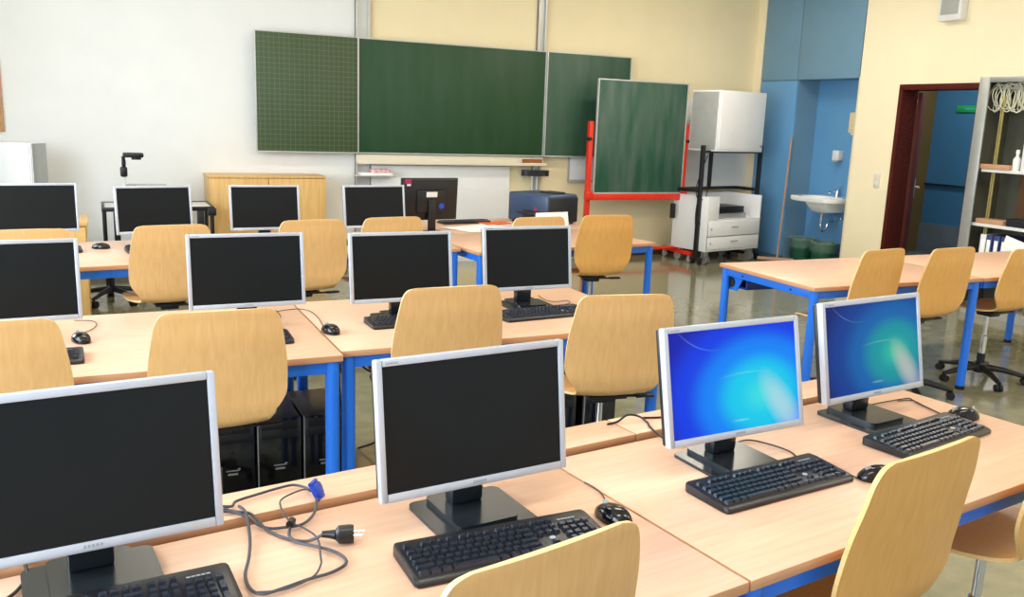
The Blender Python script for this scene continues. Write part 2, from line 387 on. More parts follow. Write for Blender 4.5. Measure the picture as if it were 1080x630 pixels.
# ------------------------------------------------------------------ chairs
PROF = [(-.236, 1.000, .150), (-.2355, .994, .176), (-.2345, .982, .191), (-.231, .955, .203), (-.226, .90, .214), (-.217, .84, .223), (-.207, .78, .229), (-.198, .72, .230),
        (-.191, .67, .227), (-.186, .63, .211), (-.178, .595, .187), (-.166, .566, .171), (-.135, .545, .168), (-.08, .535, .190), (-.02, .535, .218), (.05, .54, .229),
        (.12, .542, .227), (.165, .538, .217), (.195, .526, .200), (.208, .512, .17)]
def shell_mesh():
    pr = catmull(PROF, 4); nv = 14; th = .011
    rows = []
    for i, p in enumerate(pr):
        row = []
        back = min(1, max(0, (p.y - .56) / .14))
        for k in range(nv + 1):
            v = -1 + 2 * k / nv
            row.append(Vector((v * p.z, p.x + .014 * v * v * back * min(1, .35 + (1 - p.y) * 4), p.y + .012 * v * v * (1 - back))))
        rows.append(row)
    n = len(rows); nor = []
    for i in range(n):
        r = []
        for k in range(nv + 1):
            a = rows[min(i + 1, n - 1)][k] - rows[max(i - 1, 0)][k]; b = rows[i][min(k + 1, nv)] - rows[i][max(k - 1, 0)]
            r.append(b.cross(a).normalized())
        nor.append(r)
    A = [rows[i][k] + nor[i][k] * th / 2 for i in range(n) for k in range(nv + 1)]
    B = [rows[i][k] - nor[i][k] * th / 2 for i in range(n) for k in range(nv + 1)]
    m = MB(); W = nv + 1; o = n * W; fs = []
    for i in range(n - 1):
        for k in range(nv):
            q = (i * W + k, i * W + k + 1, (i + 1) * W + k + 1, (i + 1) * W + k); fs.append(q); fs.append(tuple(x + o for x in q[::-1]))
    m.raw(A + B, fs)
    ring = [k for k in range(W)] + [i * W + nv for i in range(1, n)] + [(n - 1) * W + k for k in range(nv - 1, -1, -1)] + [i * W for i in range(n - 2, 0, -1)]
    rim = [(ring[j], ring[(j + 1) % len(ring)], ring[(j + 1) % len(ring)] + o, ring[j] + o) for j in range(len(ring))]
    m.f += rim; m.m += [1] * len(rim)
    return m
def make_chair():
    t = thing('swivel_chair', 'x', 'chair', group='plywood swivel chairs')
    shell_mesh().build('seat_shell', [M_ply, M_plyed], t)
    p = MB(); p.box(-.085, .085, -.10, .08, .508, .524, .004); p.box(-.05, .05, -.06, .05, .48, .51, .006)
    mp = p.build('mounting_plate', M_blackp, t)
    q = MB(); q.tube([(.04, -.02, .497), (.16, -.03, .497)], .006, 8); q.box(.15, .235, -.05, -.01, .491, .503, .004)
    q.build('lever', M_blackp, mp)
    c = MB(); c.cyl((0, 0, .11), (0, 0, .20), .026, n=18); c.build('column', M_blackp, t)
    MB().lathe([(.021, .19), (.021, .33), (.014, .335), (.014, .49)], n=18).build('gas_piston', M_chrome, t)
    b = MB(); b.lathe([(.03, .135), (.042, .12), (.045, .075), (.035, .06)], n=20)
    hub = b.build('hub', M_blackp, t)
    for k in range(5):
        a = 2 * PI * k / 5 + .4; d = Vector((math.cos(a), math.sin(a), 0))
        l = MB(); l.tube([d * .03 + Vector((0, 0, .10)), d * .15 + Vector((0, 0, .09)), d * .26 + Vector((0, 0, .066)), d * .29 + Vector((0, 0, .06))], [.024, .02, .016, .012], 10)
        lo = l.build('base_arm', M_blackp, t)
        e = d * .28; s = Vector((-d.y, d.x, 0))
        ca = MB(); ca.cyl(e + s * .022 + Vector((0, 0, .025)), e + s * .004 + Vector((0, 0, .025)), .025, n=16); ca.cyl(e - s * .022 + Vector((0, 0, .025)), e - s * .004 + Vector((0, 0, .025)), .025, n=16)
        ca.cyl(e + Vector((0, 0, .025)), e + Vector((0, 0, .07)), .008, n=8)
        ca.build('caster', M_rub, lo)
    return t
M_ply2 = mat('chair_plywood_warm_lit', (222, 164, 88), .34, var=.03, scale=4, stretch=(22, 22, 1.0), rgb2=(228, 174, 98), coat=.15, detail=6)  # same plywood; the warmer light on some chairs is painted into the colour
M_ply2e = mat('plywood_edge_warm_lit', (232, 192, 128), .45, var=.1, scale=12, stretch=(1, 1, 10))
chair0 = make_chair()
CH = [  # top-of-back point x, y, height of back top, yaw, label
    (.612, 1.112, .985, 12, 'tan plywood chair back nearest the camera, below the keyboard with mouse'),
    (1.587, 1.209, .98, 10, 'tan plywood chair at the bright blue monitors, its tall back hiding a mouse'),
    (2.285, 1.285, .98, 9, 'plywood chair cut by the frame edge, its hollow seat showing under the desk'),
    (-.335, 3.03, .978, 0, 'plywood chair in the second row, cut by the frame edge beside a mouse'),
    (.343, 3.01, .975, 0, 'plywood chair in the second row in front of the black computer towers'),
    (1.213, 3.09, 1.0, 0, 'plywood chair in the second row between two keyboards'),
    (1.869, 2.881, .975, -10, 'plywood chair in the second row at the desk end, behind the bright blue screen'),
    (-.342, 5.12, .995, 4, 'plywood chair in the back row, only its top edge showing above a monitor'),
    (.36, 5.20, .995, 6, 'plywood chair in the back row standing before the monitor by the trolley'),
    (1.172, 5.34, .995, 6, 'plywood chair in the back row beside the monitor before the beech cupboard'),
    (1.705, 5.42, .995, 6, 'plywood chair in the back row hidden but for its top, by the rear-turned monitor'),
    (3.275, 5.36, .995, -3, 'plywood chair standing alone at the teacher desk before the red board'),
    (2.70, 5.30, .995, 4, 'plywood chair hidden but for its top, in front of the printer'),
    (4.089, 3.62, .98, 8, 'plywood chair at the bare table, nearest the table end with the grommet'),
    (4.62, 3.58, .98, 3, 'plywood chair in the middle of the bare table, behind the teal screen'),
    (5.41, 3.635, .945, 3, 'plywood chair at the bare table in front of the open grey cabinet'),
]
for i, (x, y, zt, yaw, lab) in enumerate(CH):
    a = R(yaw)
    o = again(chair0, (x - math.sin(a) * .236, y + math.cos(a) * .236, 0), a, lab, i == 0)
    o.scale = (1, 1, zt)
    sh = [c for c in o.children if c.name.startswith('seat_shell')][0]
    for sl, mm in zip(sh.material_slots, (M_ply2, M_ply2e) if i in (1, 2, 11, 13, 14, 15) else (M_ply, M_plyed)):
        sl.link = 'OBJECT'; sl.material = mm

# ------------------------------------------------------------------ monitors
def rounded(x0, x1, y0, y1, r, n=6, rf=None):
    out = []
    for cx, cy, a0, rr in ((x1 - r, y1 - r, 0, r), (x0 + r, y1 - r, 90, r), (x0 + r, y0 + r, 180, r), (x1 - r, y0 + r, 270, r)):
        for k in range(n + 1): out.append((cx + rr * math.cos(R(a0 + 90 * k / n)), cy + rr * math.sin(R(a0 + 90 * k / n))))
    return out
MW, MH = .468, .307
def make_monitor(screen, tilt, zb=.083):
    t = thing('computer_monitor', 'x', 'monitor', group='flat screen monitors')
    T = Matrix.Translation((0, 0, zb)) @ Matrix.Rotation(-tilt, 4, 'X')
    bz, bt, bb, hw = .0148, .0155, .0185, MW / 2
    f = MB()
    f.box(-hw, -hw + bz, -.006, .016, 0, MH, .003, M=T); f.box(hw - bz, hw, -.006, .016, 0, MH, .003, M=T)
    f.box(-hw + bz, hw - bz, -.006, .016, MH - bt, MH, .003, M=T); f.box(-hw + bz, hw - bz, -.006, .016, 0, bb, .003, M=T)
    fr = f.build('bezel', M_silver, t)
    k = MB()
    for j in range(5): k.box(-hw + .022 + j * .006, -hw + .026 + j * .006, -.0068, -.0058, MH - .011, MH - .0065, M=T)
    for j in range(5): k.box(-.016 + j * .007, -.0115 + j * .007, -.0068, -.0058, .008, .0135, M=T)
    for j in range(0): k.box(hw - .09 + j * .016, hw - .08 + j * .016, -.0068, -.0058, .009, .0115, M=T)
    k.build('lettering', M_mark, fr)
    s = MB().box(-hw + bz, hw - bz, -.002, .012, 0, MH - bt - bb)
    so = s.build('screen', screen, t); so.matrix_local = T @ Matrix.Translation((0, 0, bb))
    c = MB(); c.box(-hw + .003, hw - .003, .015, .034, .003, MH - .003, .006, M=T); c.box(-.15, .15, .03, .056, .05, MH - .05, .015, M=T)
    hs = c.build('rear_housing', M_blackp, t)
    st = MB(); st.box(-.04, .04, .05, .09, .02, .085, .006); st.box(-.034, .034, .046, .082, .07, .24, .006)
    st.build('neck', M_base, t)
    b = MB(); b.prism(rounded(-.118, .118, -.095, .13, .02), 0, .009); b.prism(rounded(-.075, .075, -.06, .125, .015), .009, .02)
    b.build('stand_base', M_base, t)
    return t
mon0 = make_monitor(M_screen, R(7.5))
MON = [
    ((-.044, 1.67), 6, .75, 'dark switched-off monitor nearest the camera, cut by the frame edge, beside the cable tangle'),
    ((.735, 1.692), 5.5, .75, 'dark switched-off monitor between the cable tangle and the lit screens'),
    ((-.313, 3.642), 3, .75, 'dark monitor in the second row, cut by the frame edge, behind a chair back'),
    ((.54, 3.69), 0, .75, 'dark monitor in the second row above the chair with computer towers'),
    ((1.188, 3.63), 0, .75, 'dark second-row monitor with half a keyboard showing before it beside a chair'),
    ((1.854, 3.73), 0, .75, 'dark monitor at the end of the second row with a full keyboard before it'),
    ((-.355, 6.25), 4, .75, 'dark monitor in the back row, cut by the frame edge, before the white locker'),
    ((.322, 6.07), 9, .75, 'dark monitor in the back row standing before the black trolley'),
    ((1.026, 6.14), 1, .75, 'dark monitor in the back row standing before the beech cupboard'),
    ((1.80, 6.15), 5, .75, 'dark monitor in the back row beside the rear-turned black monitor'),
]
for i, ((x, y), yaw, z, lab) in enumerate(MON): again(mon0, (x, y, z), R(yaw), lab, i == 0)
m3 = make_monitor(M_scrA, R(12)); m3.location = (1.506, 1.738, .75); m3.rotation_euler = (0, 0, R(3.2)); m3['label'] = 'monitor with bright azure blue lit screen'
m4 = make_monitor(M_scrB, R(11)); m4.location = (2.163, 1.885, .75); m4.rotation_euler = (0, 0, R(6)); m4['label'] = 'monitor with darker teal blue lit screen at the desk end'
# cables lying behind lit monitors and out of them (they move with their monitor)
def cord(pts, r, m, parent, name='cord', k=6):
    inv = parent.matrix_basis.inverted() if parent is not None else Matrix()
    return MB().tube([inv @ p for p in catmull(pts, k)], r, 8).build(name, m, parent)
def zf(x, y):
    n = -(x - SX) * se + (y - SY) * ce
    return .769 if n > .722 else .755
def cf(pts, dz=0): return [(x, y, zf(x, y) + dz) for x, y in pts]
cord(cf([(2.163, 1.98), (2.30, 2.0), (2.448, 2.037 - .03)]) + cf([(2.456, 1.99), (2.44, 1.94), (2.425, 1.86)]), .0022, M_cableb, m4)
cord(cf([(1.506, 1.83), (1.56, 1.85), (1.652, 1.875), (1.692, 1.829), (1.71, 1.76), (1.69, 1.70)]), .0025, M_cableb, m3)

# the monitor seen from behind
bm_ = thing('computer_monitor', 'wide black monitor seen from behind with white and blue stickers', 'monitor', (2.30, 6.44, .75), R(184), 'flat screen monitors')
T = Matrix.Translation((0, 0, .10)) @ Matrix.Rotation(R(-4), 4, 'X')
MB().box(-.235, .235, -.004, .018, 0, .325, .004, M=T).build('bezel', M_blackp, bm_)
MB().box(-.217, .217, -.0055, -.003, .02, .308, M=T).build('screen', M_screen, bm_)
hs = MB(); hs.box(-.228, .228, .016, .04, .005, .32, .01, M=T); hs.box(-.12, .12, .035, .06, .06, .24, .014, M=T)
hs = hs.build('rear_housing', M_blackp, bm_)
MB().box(-.045, .045, .0601, .0616, .185, .225, .0005, M=T).build('label_sticker', M_whitep, hs)
MB().cyl(T @ Vector((-.085, .0601, .115)), T @ Vector((-.085, .062, .115)), .022).build('blue_sticker', M_vga, hs)
MB().box(.165, .215, .0401, .0416, .285, .32, .0005, M=T).build('magenta_sticker', M_mag, hs)
MB().box(.168, .20, .0401, .0418, .268, .284, .0005, M=T).build('label_sticker', M_whitep, hs)
st = MB(); st.box(-.03, .03, .062, .09, .01, .26, .006); st.build('neck', M_blackp, bm_)
st = MB(); st.prism(rounded(-.11, .11, -.05, .14, .03), 0, .012); st.build('stand_base', M_blackp, bm_)

# ------------------------------------------------------------------ keyboards
def make_keyboard():
    t = thing('keyboard', 'x', 'keyboard', group='black keyboards')
    b = MB(); W, Dp = .225, .077
    # wedge body with a sloping palm edge
    sec = [(-Dp, .002), (-Dp + .004, .0), (Dp - .004, 0), (Dp, .003), (Dp, .022), (Dp - .004, .026), (Dp - .02, .026), (-Dp + .012, .0165), (-Dp + .005, .014), (-Dp, .009)]
    n = len(sec)
    for s in (0,):
        vs = []; xs = [(-W, .86), (-W + .004, .97), (-W + .01, 1), (W - .01, 1), (W - .004, .97), (W, .86)]
        for x, k in xs: vs += [(x, y * k, .012 + (z - .012) * k) for y, z in sec]
        fs = [tuple(range(n - 1, -1, -1)), tuple((len(xs) - 1) * n + i for i in range(n))]
        for j in range(len(xs) - 1):
            for i in range(n): fs.append((j * n + i, j * n + (i + 1) % n, (j + 1) * n + (i + 1) % n, (j + 1) * n + i))
        b.raw(vs, fs)
    b.build('case', M_kbody, t)
    def zt(y): return .0165 + (y + Dp - .012) / (2 * Dp - .032) * .0095
    def key(m, x, y, w, d=.0165):
        z = zt(y); g = .0012; tp = .0028
        x0, x1, y0, y1 = x + g, x + w - g, y + g, y + d - g
        v = [(x0, y0, z - .002), (x1, y0, z - .002), (x1, y1, z - .002), (x0, y1, z - .002), (x0 + tp, y0 + tp * .7, z + .0075), (x1 - tp, y0 + tp * .7, z + .0075), (x1 - tp, y1 - tp, z + .0083), (x0 + tp, y1 - tp, z + .0083)]
        m.raw(v, [(0, 3, 2, 1), (4, 5, 6, 7), (0, 1, 5, 4), (1, 2, 6, 5), (2, 3, 7, 6), (3, 0, 4, 7)])
    u = .0187; x0 = -W + .012; ys = [-Dp + .014 + i * .0189 for i in range(5)]; yf = ys[4] + .024
    m = MB()
    for wlist, y in (([1.25, 1.25, 1.25, 5.5, 1.25, 1.25, 1.25, 2], 0), ([2.25] + [1] * 10 + [2.75], 1), ([1.75] + [1] * 11 + [2.25], 2), ([1.5] + [1] * 12 + [1.5], 3), ([1] * 13 + [2], 4)):
        x = x0
        for wd in wlist: key(m, x, ys[y], wd * u); x += wd * u
    m.build('letter_keys', M_key, t)
    m = MB(); key(m, x0, yf, u, .0145)
    for g in range(3):
        for k in range(4): key(m, x0 + (2 + g * 4.5 + k) * u, yf, u, .0145)
    m.build('function_keys', M_key, t)
    xc = x0 + 15.3 * u; m = MB()
    for k in range(3):
        key(m, xc + k * u, ys[0], u); key(m, xc + k * u, ys[3], u); key(m, xc + k * u, ys[4], u); key(m, xc + k * u, yf, u, .0145)
    key(m, xc + u, ys[1], u); m.build('cursor_keys', M_key, t)
    xn = xc + 3.25 * u; m = MB()
    for r_ in range(1, 5):
        for k in range(3): key(m, xn + k * u, ys[r_], u)
    key(m, xn, ys[0], 2 * u); key(m, xn + 2 * u, ys[0], u)
    key(m, xn + 3 * u, ys[0], u, .0345); key(m, xn + 3 * u, ys[2], u, .0345); key(m, xn + 3 * u, ys[4], u)
    m.build('number_keys', M_key, t)
    MB().cyl((xc + 1.5 * u, ys[2] + .008, zt(ys[2]) - .002), (xc + 1.5 * u, ys[2] + .008, zt(ys[2]) + .002), .0065, n=16).build('round_badge', M_silver, t)
    k = MB()
    for j in range(5): k.box(xn + .01 + j * .009, xn + .017 + j * .009, yf + .004, yf + .009, .0255, .0268)
    k.build('lettering', M_mark, t)
    return t
kb0 = make_keyboard()
KB = [((-.03, 1.555), 5, 'black keyboard before the nearest dark monitor, cut by the frame edge'), ((.732, 1.532), 0.5, 'black keyboard in front of the dark monitor beside the cable tangle'),
      ((1.502, 1.598), 5.6, 'black keyboard in front of the bright azure screen'), ((2.195, 1.705), 10, 'black keyboard in front of the teal screen, a mouse at its end'),
      ((-.302, 3.365), 2, 'black keyboard showing one end beside a chair back at the frame edge'), ((.435, 3.43), 1, 'black keyboard showing one end behind the chair with computer towers'),
      ((1.235, 3.565), 2, 'black keyboard half hidden behind the second-row chair between keyboards'), ((1.832, 3.535), 5, 'whole black keyboard at the end of the second row'),
      ((-.335, 5.93), 5, 'black keyboard in the back row showing one dark end beside a mouse'), ((.36, 5.86), 8, 'black keyboard in the back row hidden behind a chair, before the trolley monitor'), ((1.06, 5.93), 4, 'black keyboard in the back row hidden before the monitor at the cupboard')]
for i, ((x, y), yaw, lab) in enumerate(KB): again(kb0, (x, y, .75), R(yaw), lab, i == 0)
kt = copy_tree(kb0); kt.location = (2.82, 6.98, .75); kt.rotation_euler = (0, 0, R(186)); kt['label'] = 'black keyboard lying on the desk behind the rear-turned monitor'

# ------------------------------------------------------------------ mice
def make_mouse():
    t = thing('computer_mouse', 'x', 'mouse', group='black computer mice')
    nu, nvv = 16, 8; vs = []; fs = []
    for j in range(nvv + 1):
        ph = PI / 2 * j / nvv
        for k in range(nu):
            a = 2 * PI * k / nu; ca, sa = math.cos(a), math.sin(a)
            rx = .031 - .004 * (sa > 0) * abs(sa); ry = .056
            c = math.cos(ph) ** .6
            x = rx * c * math.copysign(abs(ca) ** .8, ca); y = ry * c * math.copysign(abs(sa) ** .9, sa)
            z = .004 + .034 * math.sin(ph) ** .9 * (1 - .25 * (y / .056 + .2) ** 2)
            vs.append((x, y, z))
    for j in range(nvv):
        for k in range(nu): fs.append((j * nu + k, j * nu + (k + 1) % nu, (j + 1) * nu + (k + 1) % nu, (j + 1) * nu + k))
    b = MB(); b.raw(vs, fs); b.lathe([(.9, 0), (1, .004)], n=16, M=Matrix.Diagonal((.03, .055, 1, 1)))
    bo = b.build('body', M_blackg, t)
    MB().cyl((-.004, .03, .0325), (.004, .03, .0325), .008, n=14).build('scroll_wheel', M_grey, t)
    return t
mo0 = make_mouse()
MO = [((1.020, 1.575), 8, 'black mouse on the desk seam beside the keyboard of the dark monitor'), ((2.462, 1.80), 75, 'black mouse lying across the keyboard end before the teal screen'),
      ((1.80, 1.53), 70, 'black mouse half hidden behind the chair at the bright blue monitors'), ((.831, 3.49), 15, 'black mouse on the second-row desk seam between two monitors'),
      ((-.091, 3.625), 20, 'black mouse in the second row beside the monitor at the frame edge'), ((-.005, 6.035), 70, 'black mouse alone on the bare stretch of the back-row desk'), ((.16, 5.93), 20, 'dark mouse peeping out behind the back-row chair before the trolley'), ((1.525, 5.91), 20, 'dark mouse on the back row between chair and monitor near the rear-turned monitor')]
ML = []
for i, ((x, y), yaw, lab) in enumerate(MO): ML.append(again(mo0, (x, y, .75), R(yaw), lab, i == 0))
def mtail(o, pts): cord([(x, y, .7535) for x, y in pts], .0017, M_cableb, o)
mtail(ML[0], [(1.025, 1.635), (1.045, 1.644), (1.064, 1.694), (1.069, 1.735), (1.062, 1.78)])
mtail(ML[1], [(2.41, 1.815), (2.43, 1.86), (2.445, 1.93), (2.454, 1.99), (2.40, 2.0)])
mtail(ML[2], [(1.75, 1.55), (1.748, 1.60), (1.74, 1.66), (1.70, 1.73)])
mtail(ML[3], [(.818, 3.545), (.834, 3.662), (.843, 3.773), (.836, 3.90), (.79, 3.96), (.68, 3.93)])
mtail(ML[4], [(-.108, 3.68), (-.10, 3.738), (-.06, 3.788), (-.036, 3.88), (-.053, 3.96), (-.12, 3.99)])
mtail(ML[7], [(1.505, 5.965), (1.45, 6.0), (1.33, 5.98), (1.2, 6.03)])
# keyboard leads
KL = [o for o in C.objects if o.name.startswith('keyboard')]
k6 = [o for o in KL if 'showing one end behind the chair' in o['label']][0]
cord([(.50, 3.585, .754), (.58, 3.70, .754), (.632, 3.758, .754), (.691, 3.817, .754), (.695, 3.96, .754)], .0017, M_cableb, k6)
k8 = [o for o in KL if 'whole black keyboard' in o['label']][0]
cord([(1.86, 3.63, .754), (2.0, 3.70, .754), (2.082, 3.73, .754), (2.10, 3.79, .754), (2.026, 3.782, .754), (2.0, 3.84, .754), (2.02, 3.95, .754)], .0017, M_cableb, k8)

# ------------------------------------------------------------------ cable tangle by the nearest monitor
pw = thing('power_cable', 'dark grey power cable ending in a black two-pin plug, beside the nearest monitor', 'cable', (.30, 1.80, .75))
cord(cf([(.12, 1.86), (.209, 1.90), (.224, 1.89), (.243, 1.875), (.266, 1.854), (.288, 1.797), (.324, 1.737), (.359, 1.716)]) + [(.389, 1.705, .77)], .0034, M_cableg, pw, 'lead')
cord(cf([(.245, 1.90), (.254, 1.859), (.248, 1.767), (.234, 1.686), (.216, 1.613), (.218, 1.557), (.236, 1.533), (.272, 1.539), (.325, 1.555), (.371, 1.564), (.407, 1.589), (.405, 1.627), (.38, 1.667), (.338, 1.709), (.326, 1.746), (.336, 1.788)], .003), .0034, M_cableg, pw, 'lead')
inv = pw.matrix_basis.inverted()
pl = MB(); pl.tube([inv @ Vector(p) for p in ((.386, 1.706, .77), (.40, 1.70, .77), (.412, 1.694, .77))], [.007, .0085, .011], 14)
pl.tube([inv @ Vector(p) for p in ((.412, 1.694, .77), (.418, 1.6925, .77), (.440, 1.687, .77), (.448, 1.685, .77))], [.012, .0185, .0195, .018], 22)
plo = pl.build('plug', M_blackp, pw)
for s in (-1, 1):
    d = Vector((.004 * s, .0093 * s, 0))
    MB().cyl(inv @ (Vector((.447, 1.685, .77)) + d), inv @ (Vector((.467, 1.680, .77)) + d), .0027, n=10).build('pin', M_chrome, plo)
vg = thing('video_cable', 'grey video cable with blue connector, coiled beside the nearest monitor', 'cable', (.33, 1.85, .75))
cord(cf([(.12, 1.88), (.21, 1.885), (.242, 1.858), (.285, 1.803), (.331, 1.789), (.364, 1.792), (.397, 1.834), (.414, 1.88)], .003), .0033, M_cableg, vg, 'lead')
cord(cf([(.20, 1.92), (.23, 1.905), (.244, 1.929), (.298, 1.951), (.343, 1.967), (.379, 1.973), (.401, 1.951), (.410, 1.925)], .003), .0033, M_cableg, vg, 'lead')
cord(cf([(.405, 1.93), (.389, 1.933), (.345, 1.906), (.33, 1.87), (.339, 1.811), (.362, 1.764), (.377, 1.708), (.366, 1.634), (.358, 1.597), (.332, 1.556), (.274, 1.531), (.225, 1.54)], .005), .0021, M_cableg, vg, 'thin_lead')
inv = vg.matrix_basis.inverted()
MB().cyl(inv @ Vector((.334, 1.783, .765)), inv @ Vector((.343, 1.803, .765)), .0085, n=14).build('ferrite_bead', M_blackp, vg)
Tv = inv @ Matrix.Translation((.420, 1.903, .784)) @ Matrix.Rotation(R(-35), 4, 'Z') @ Matrix.Rotation(R(62), 4, 'Y')
v = MB(); v.box(-.016, .016, -.016, .012, -.009, .009, .004, M=Tv); v.cyl(Tv @ Vector((-.019, -.02, 0)), Tv @ Vector((-.019, .012, 0)), .005); v.cyl(Tv @ Vector((.019, -.02, 0)), Tv @ Vector((.019, .012, 0)), .005)
vc = v.build('connector', M_vga, vg)
MB().box(-.010, .010, .012, .021, -.005, .005, .001, M=Tv).build('metal_shell', M_chrome, vc)
lc = thing('adapter_cable', 'black cables with a joined plug beside the foot of the nearest monitor', 'cable', (-.18, 1.83, .75))
cord(cf([(-.30, 1.76), (-.209, 1.804), (-.19, 1.832), (-.165, 1.84), (-.12, 1.853)]), .0035, M_cableb, lc, 'lead')
cord(cf([(-.171, 1.816), (-.161, 1.768), (-.172, 1.723), (-.187, 1.694), (-.23, 1.64)]), .0035, M_cableb, lc, 'lead')
inv = lc.matrix_basis.inverted()
MB().tube([inv @ Vector(p) for p in ((-.203, 1.805, .762), (-.19, 1.826, .762), (-.176, 1.842, .762))], [.006, .0105, .007], 12).build('plug', M_blackp, lc)
rc = thing('loose_cable', 'black cable looped on the narrow board behind the bright azure screen', 'cable', (1.42, 2.09, .764))
cord([(1.32, 2.10, .767), (1.358, 2.105, .769), (1.40, 2.118, .78), (1.435, 2.11, .775), (1.44, 2.07, .768), (1.425, 2.03, .768), (1.43, 1.97, .756), (1.45, 1.90, .755)], .0033, M_cableb, rc, 'lead')
cord([(1.45, 2.115, .767), (1.50, 2.10, .767), (1.56, 2.09, .768), (1.62, 2.10, .767)], .0033, M_cableb, rc, 'lead')

# ------------------------------------------------------------------ computer towers under the second row
def make_tower():
    t = thing('computer_tower', 'x', 'computer', group='black computers under the second row')
    MB().box(-.088, .088, .012, .40, .012, .435, .004).build('case', M_blackp, t)
    f = MB(); f.box(-.09, .09, 0, .014, .008, .44, .005); f.build('front_panel', M_blackg, t)
    for z in (.385, .34): MB().box(-.074, .074, -.002, .003, z, z + .04, .001).build('drive_bay', M_blackp, t)
    MB().cyl((0, -.002, .29), (0, .003, .29), .009, n=16).build('power_button', M_blackp, t)
    k = MB(); k.box(-.026, .026, -.0015, .002, .20, .206); k.box(-.02, .02, -.0015, .002, .18, .19); k.box(.02, .03, -.0015, .002, .205, .213)
    k.build('badge', M_steel, t)
    k = MB(); k.box(-.0915, -.0865, -.0025, .012, .01, .438, .001); k.build('trim_strip', M_steel, t)
    for sx in (-.06, .06):
        for sy in (.04, .36): MB().box(sx - .015, sx + .015, sy - .015, sy + .015, 0, .013).build('foot', M_rub, t)
    return t
tw0 = make_tower()
for i, (x, y, rz, lab) in enumerate([(.44, 3.56, 0, 'black computer tower under the second row, farthest from the blue legs'), (.632, 3.56, 0, 'black computer tower under the second row, between two others'),
                                   (.822, 3.555, 0, 'black computer tower under the second row, touching the blue desk leg'), (1.94, 3.52, 0, 'black computer tower under the second-row end desk, nearer its front seam leg'), (2.17, 3.53, 0, 'black computer tower under the second-row end desk, nearer its outer blue leg')]):
    again(tw0, (x, y, 0), R(rz), lab, i == 0).scale = (1, .95, .86)

# ------------------------------------------------------------------ on the teacher desk
pr = thing('desktop_printer', 'navy blue boxy printer on the teacher desk, rounded top edges', 'printer', (3.57, 6.88, .75), R(20))
p = MB(); p.box(-.195, .195, -.185, .30, .01, .262, .022, 3); p.build('housing', M_navy, pr)
p = MB(); p.box(-.185, .19, -.191, -.18, .02, .235, .006); p.build('front_cover', M_navyd, pr)
p = MB(); p.box(-.02, .12, -.10, .08, .258, .275, .006); p.build('lid', M_navyd, pr)
p = MB(); p.box(-.30, -.19, -.13, .10, .045, .06, .004, M=Matrix.Rotation(R(10), 4, 'Y')); p.box(-.20, -.192, -.14, .11, .03, .12, .003); p.build('paper_tray', M_blackp, pr)
p = MB(); p.box(-.1965, -.1945, -.06, -.03, .11, .15); p.build('magenta_sticker', M_mag, pr)
p = MB(); p.box(-.1965, -.1945, -.085, -.062, .075, .11); p.build('white_sticker', M_whitep, pr)
for sx in (-.16, .16):
    for sy in (-.15, .26): MB().cyl((sx, sy, 0), (sx, sy, .012), .012, n=12).build('foot', M_rub, pr)
def sheet(name, lab, cat, x, y, z, rz, w_, d_, m, grp, curl=.004, t_=.002):
    v = []; fs = []; n = 8
    for i in range(n + 1):
        a = -w_ / 2 + w_ * i / n; zz = curl * (2 * i / n - 1) ** 2
        v += [(a, -d_ / 2, zz), (a, d_ / 2, zz), (a, -d_ / 2, zz + t_), (a, d_ / 2, zz + t_)]
    for i in range(n):
        o = i * 4; fs += [(o, o + 1, o + 5, o + 4), (o + 2, o + 6, o + 7, o + 3), (o, o + 4, o + 6, o + 2), (o + 1, o + 3, o + 7, o + 5)]
    fs += [(0, 2, 3, 1), (n * 4, n * 4 + 1, n * 4 + 3, n * 4 + 2)]
    o = MB().raw(v, fs).build(name, m, loc=(x, y, z), rot=(0, 0, rz)); return tag(o, lab, cat, grp)
G = 'papers on the teacher desk'
sheet('paper_sheet', 'large white paper sheet on the teacher desk beside the black keyboard', 'paper', 2.80, 6.60, .751, R(20), .50, .36, M_paper, G)
sheet('paper_sheet', 'white paper sheet under the orange leaflet', 'paper', 3.08, 6.88, .751, R(-15), .30, .21, M_paper, G)
sheet('leaflet', 'orange red printed leaflet on the teacher desk', 'leaflet', 3.06, 6.86, .7575, R(10), .26, .17, M_orange, G, .003)
sheet('paper_sheet', 'small white paper sheet close to the printer tray', 'paper', 3.24, 6.60, .751, R(30), .21, .15, M_paper, G)
bx = thing('paper_stand', 'white paper standing propped up before the printer', 'paper', (3.27, 6.17, .75), R(10), G)
q = MB(); q.box(-.16, .16, 0, .004, 0, .165, .001, M=Matrix.Rotation(R(-12), 4, 'X')); q.build('front_leaf', M_paper, bx)
q = MB(); q.box(-.16, .16, .066, .070, 0, .16, .001, M=Matrix.Translation((0, .0, 0)) @ Matrix.Rotation(R(12), 4, 'X')); q.build('rear_leaf', M_paper, bx)

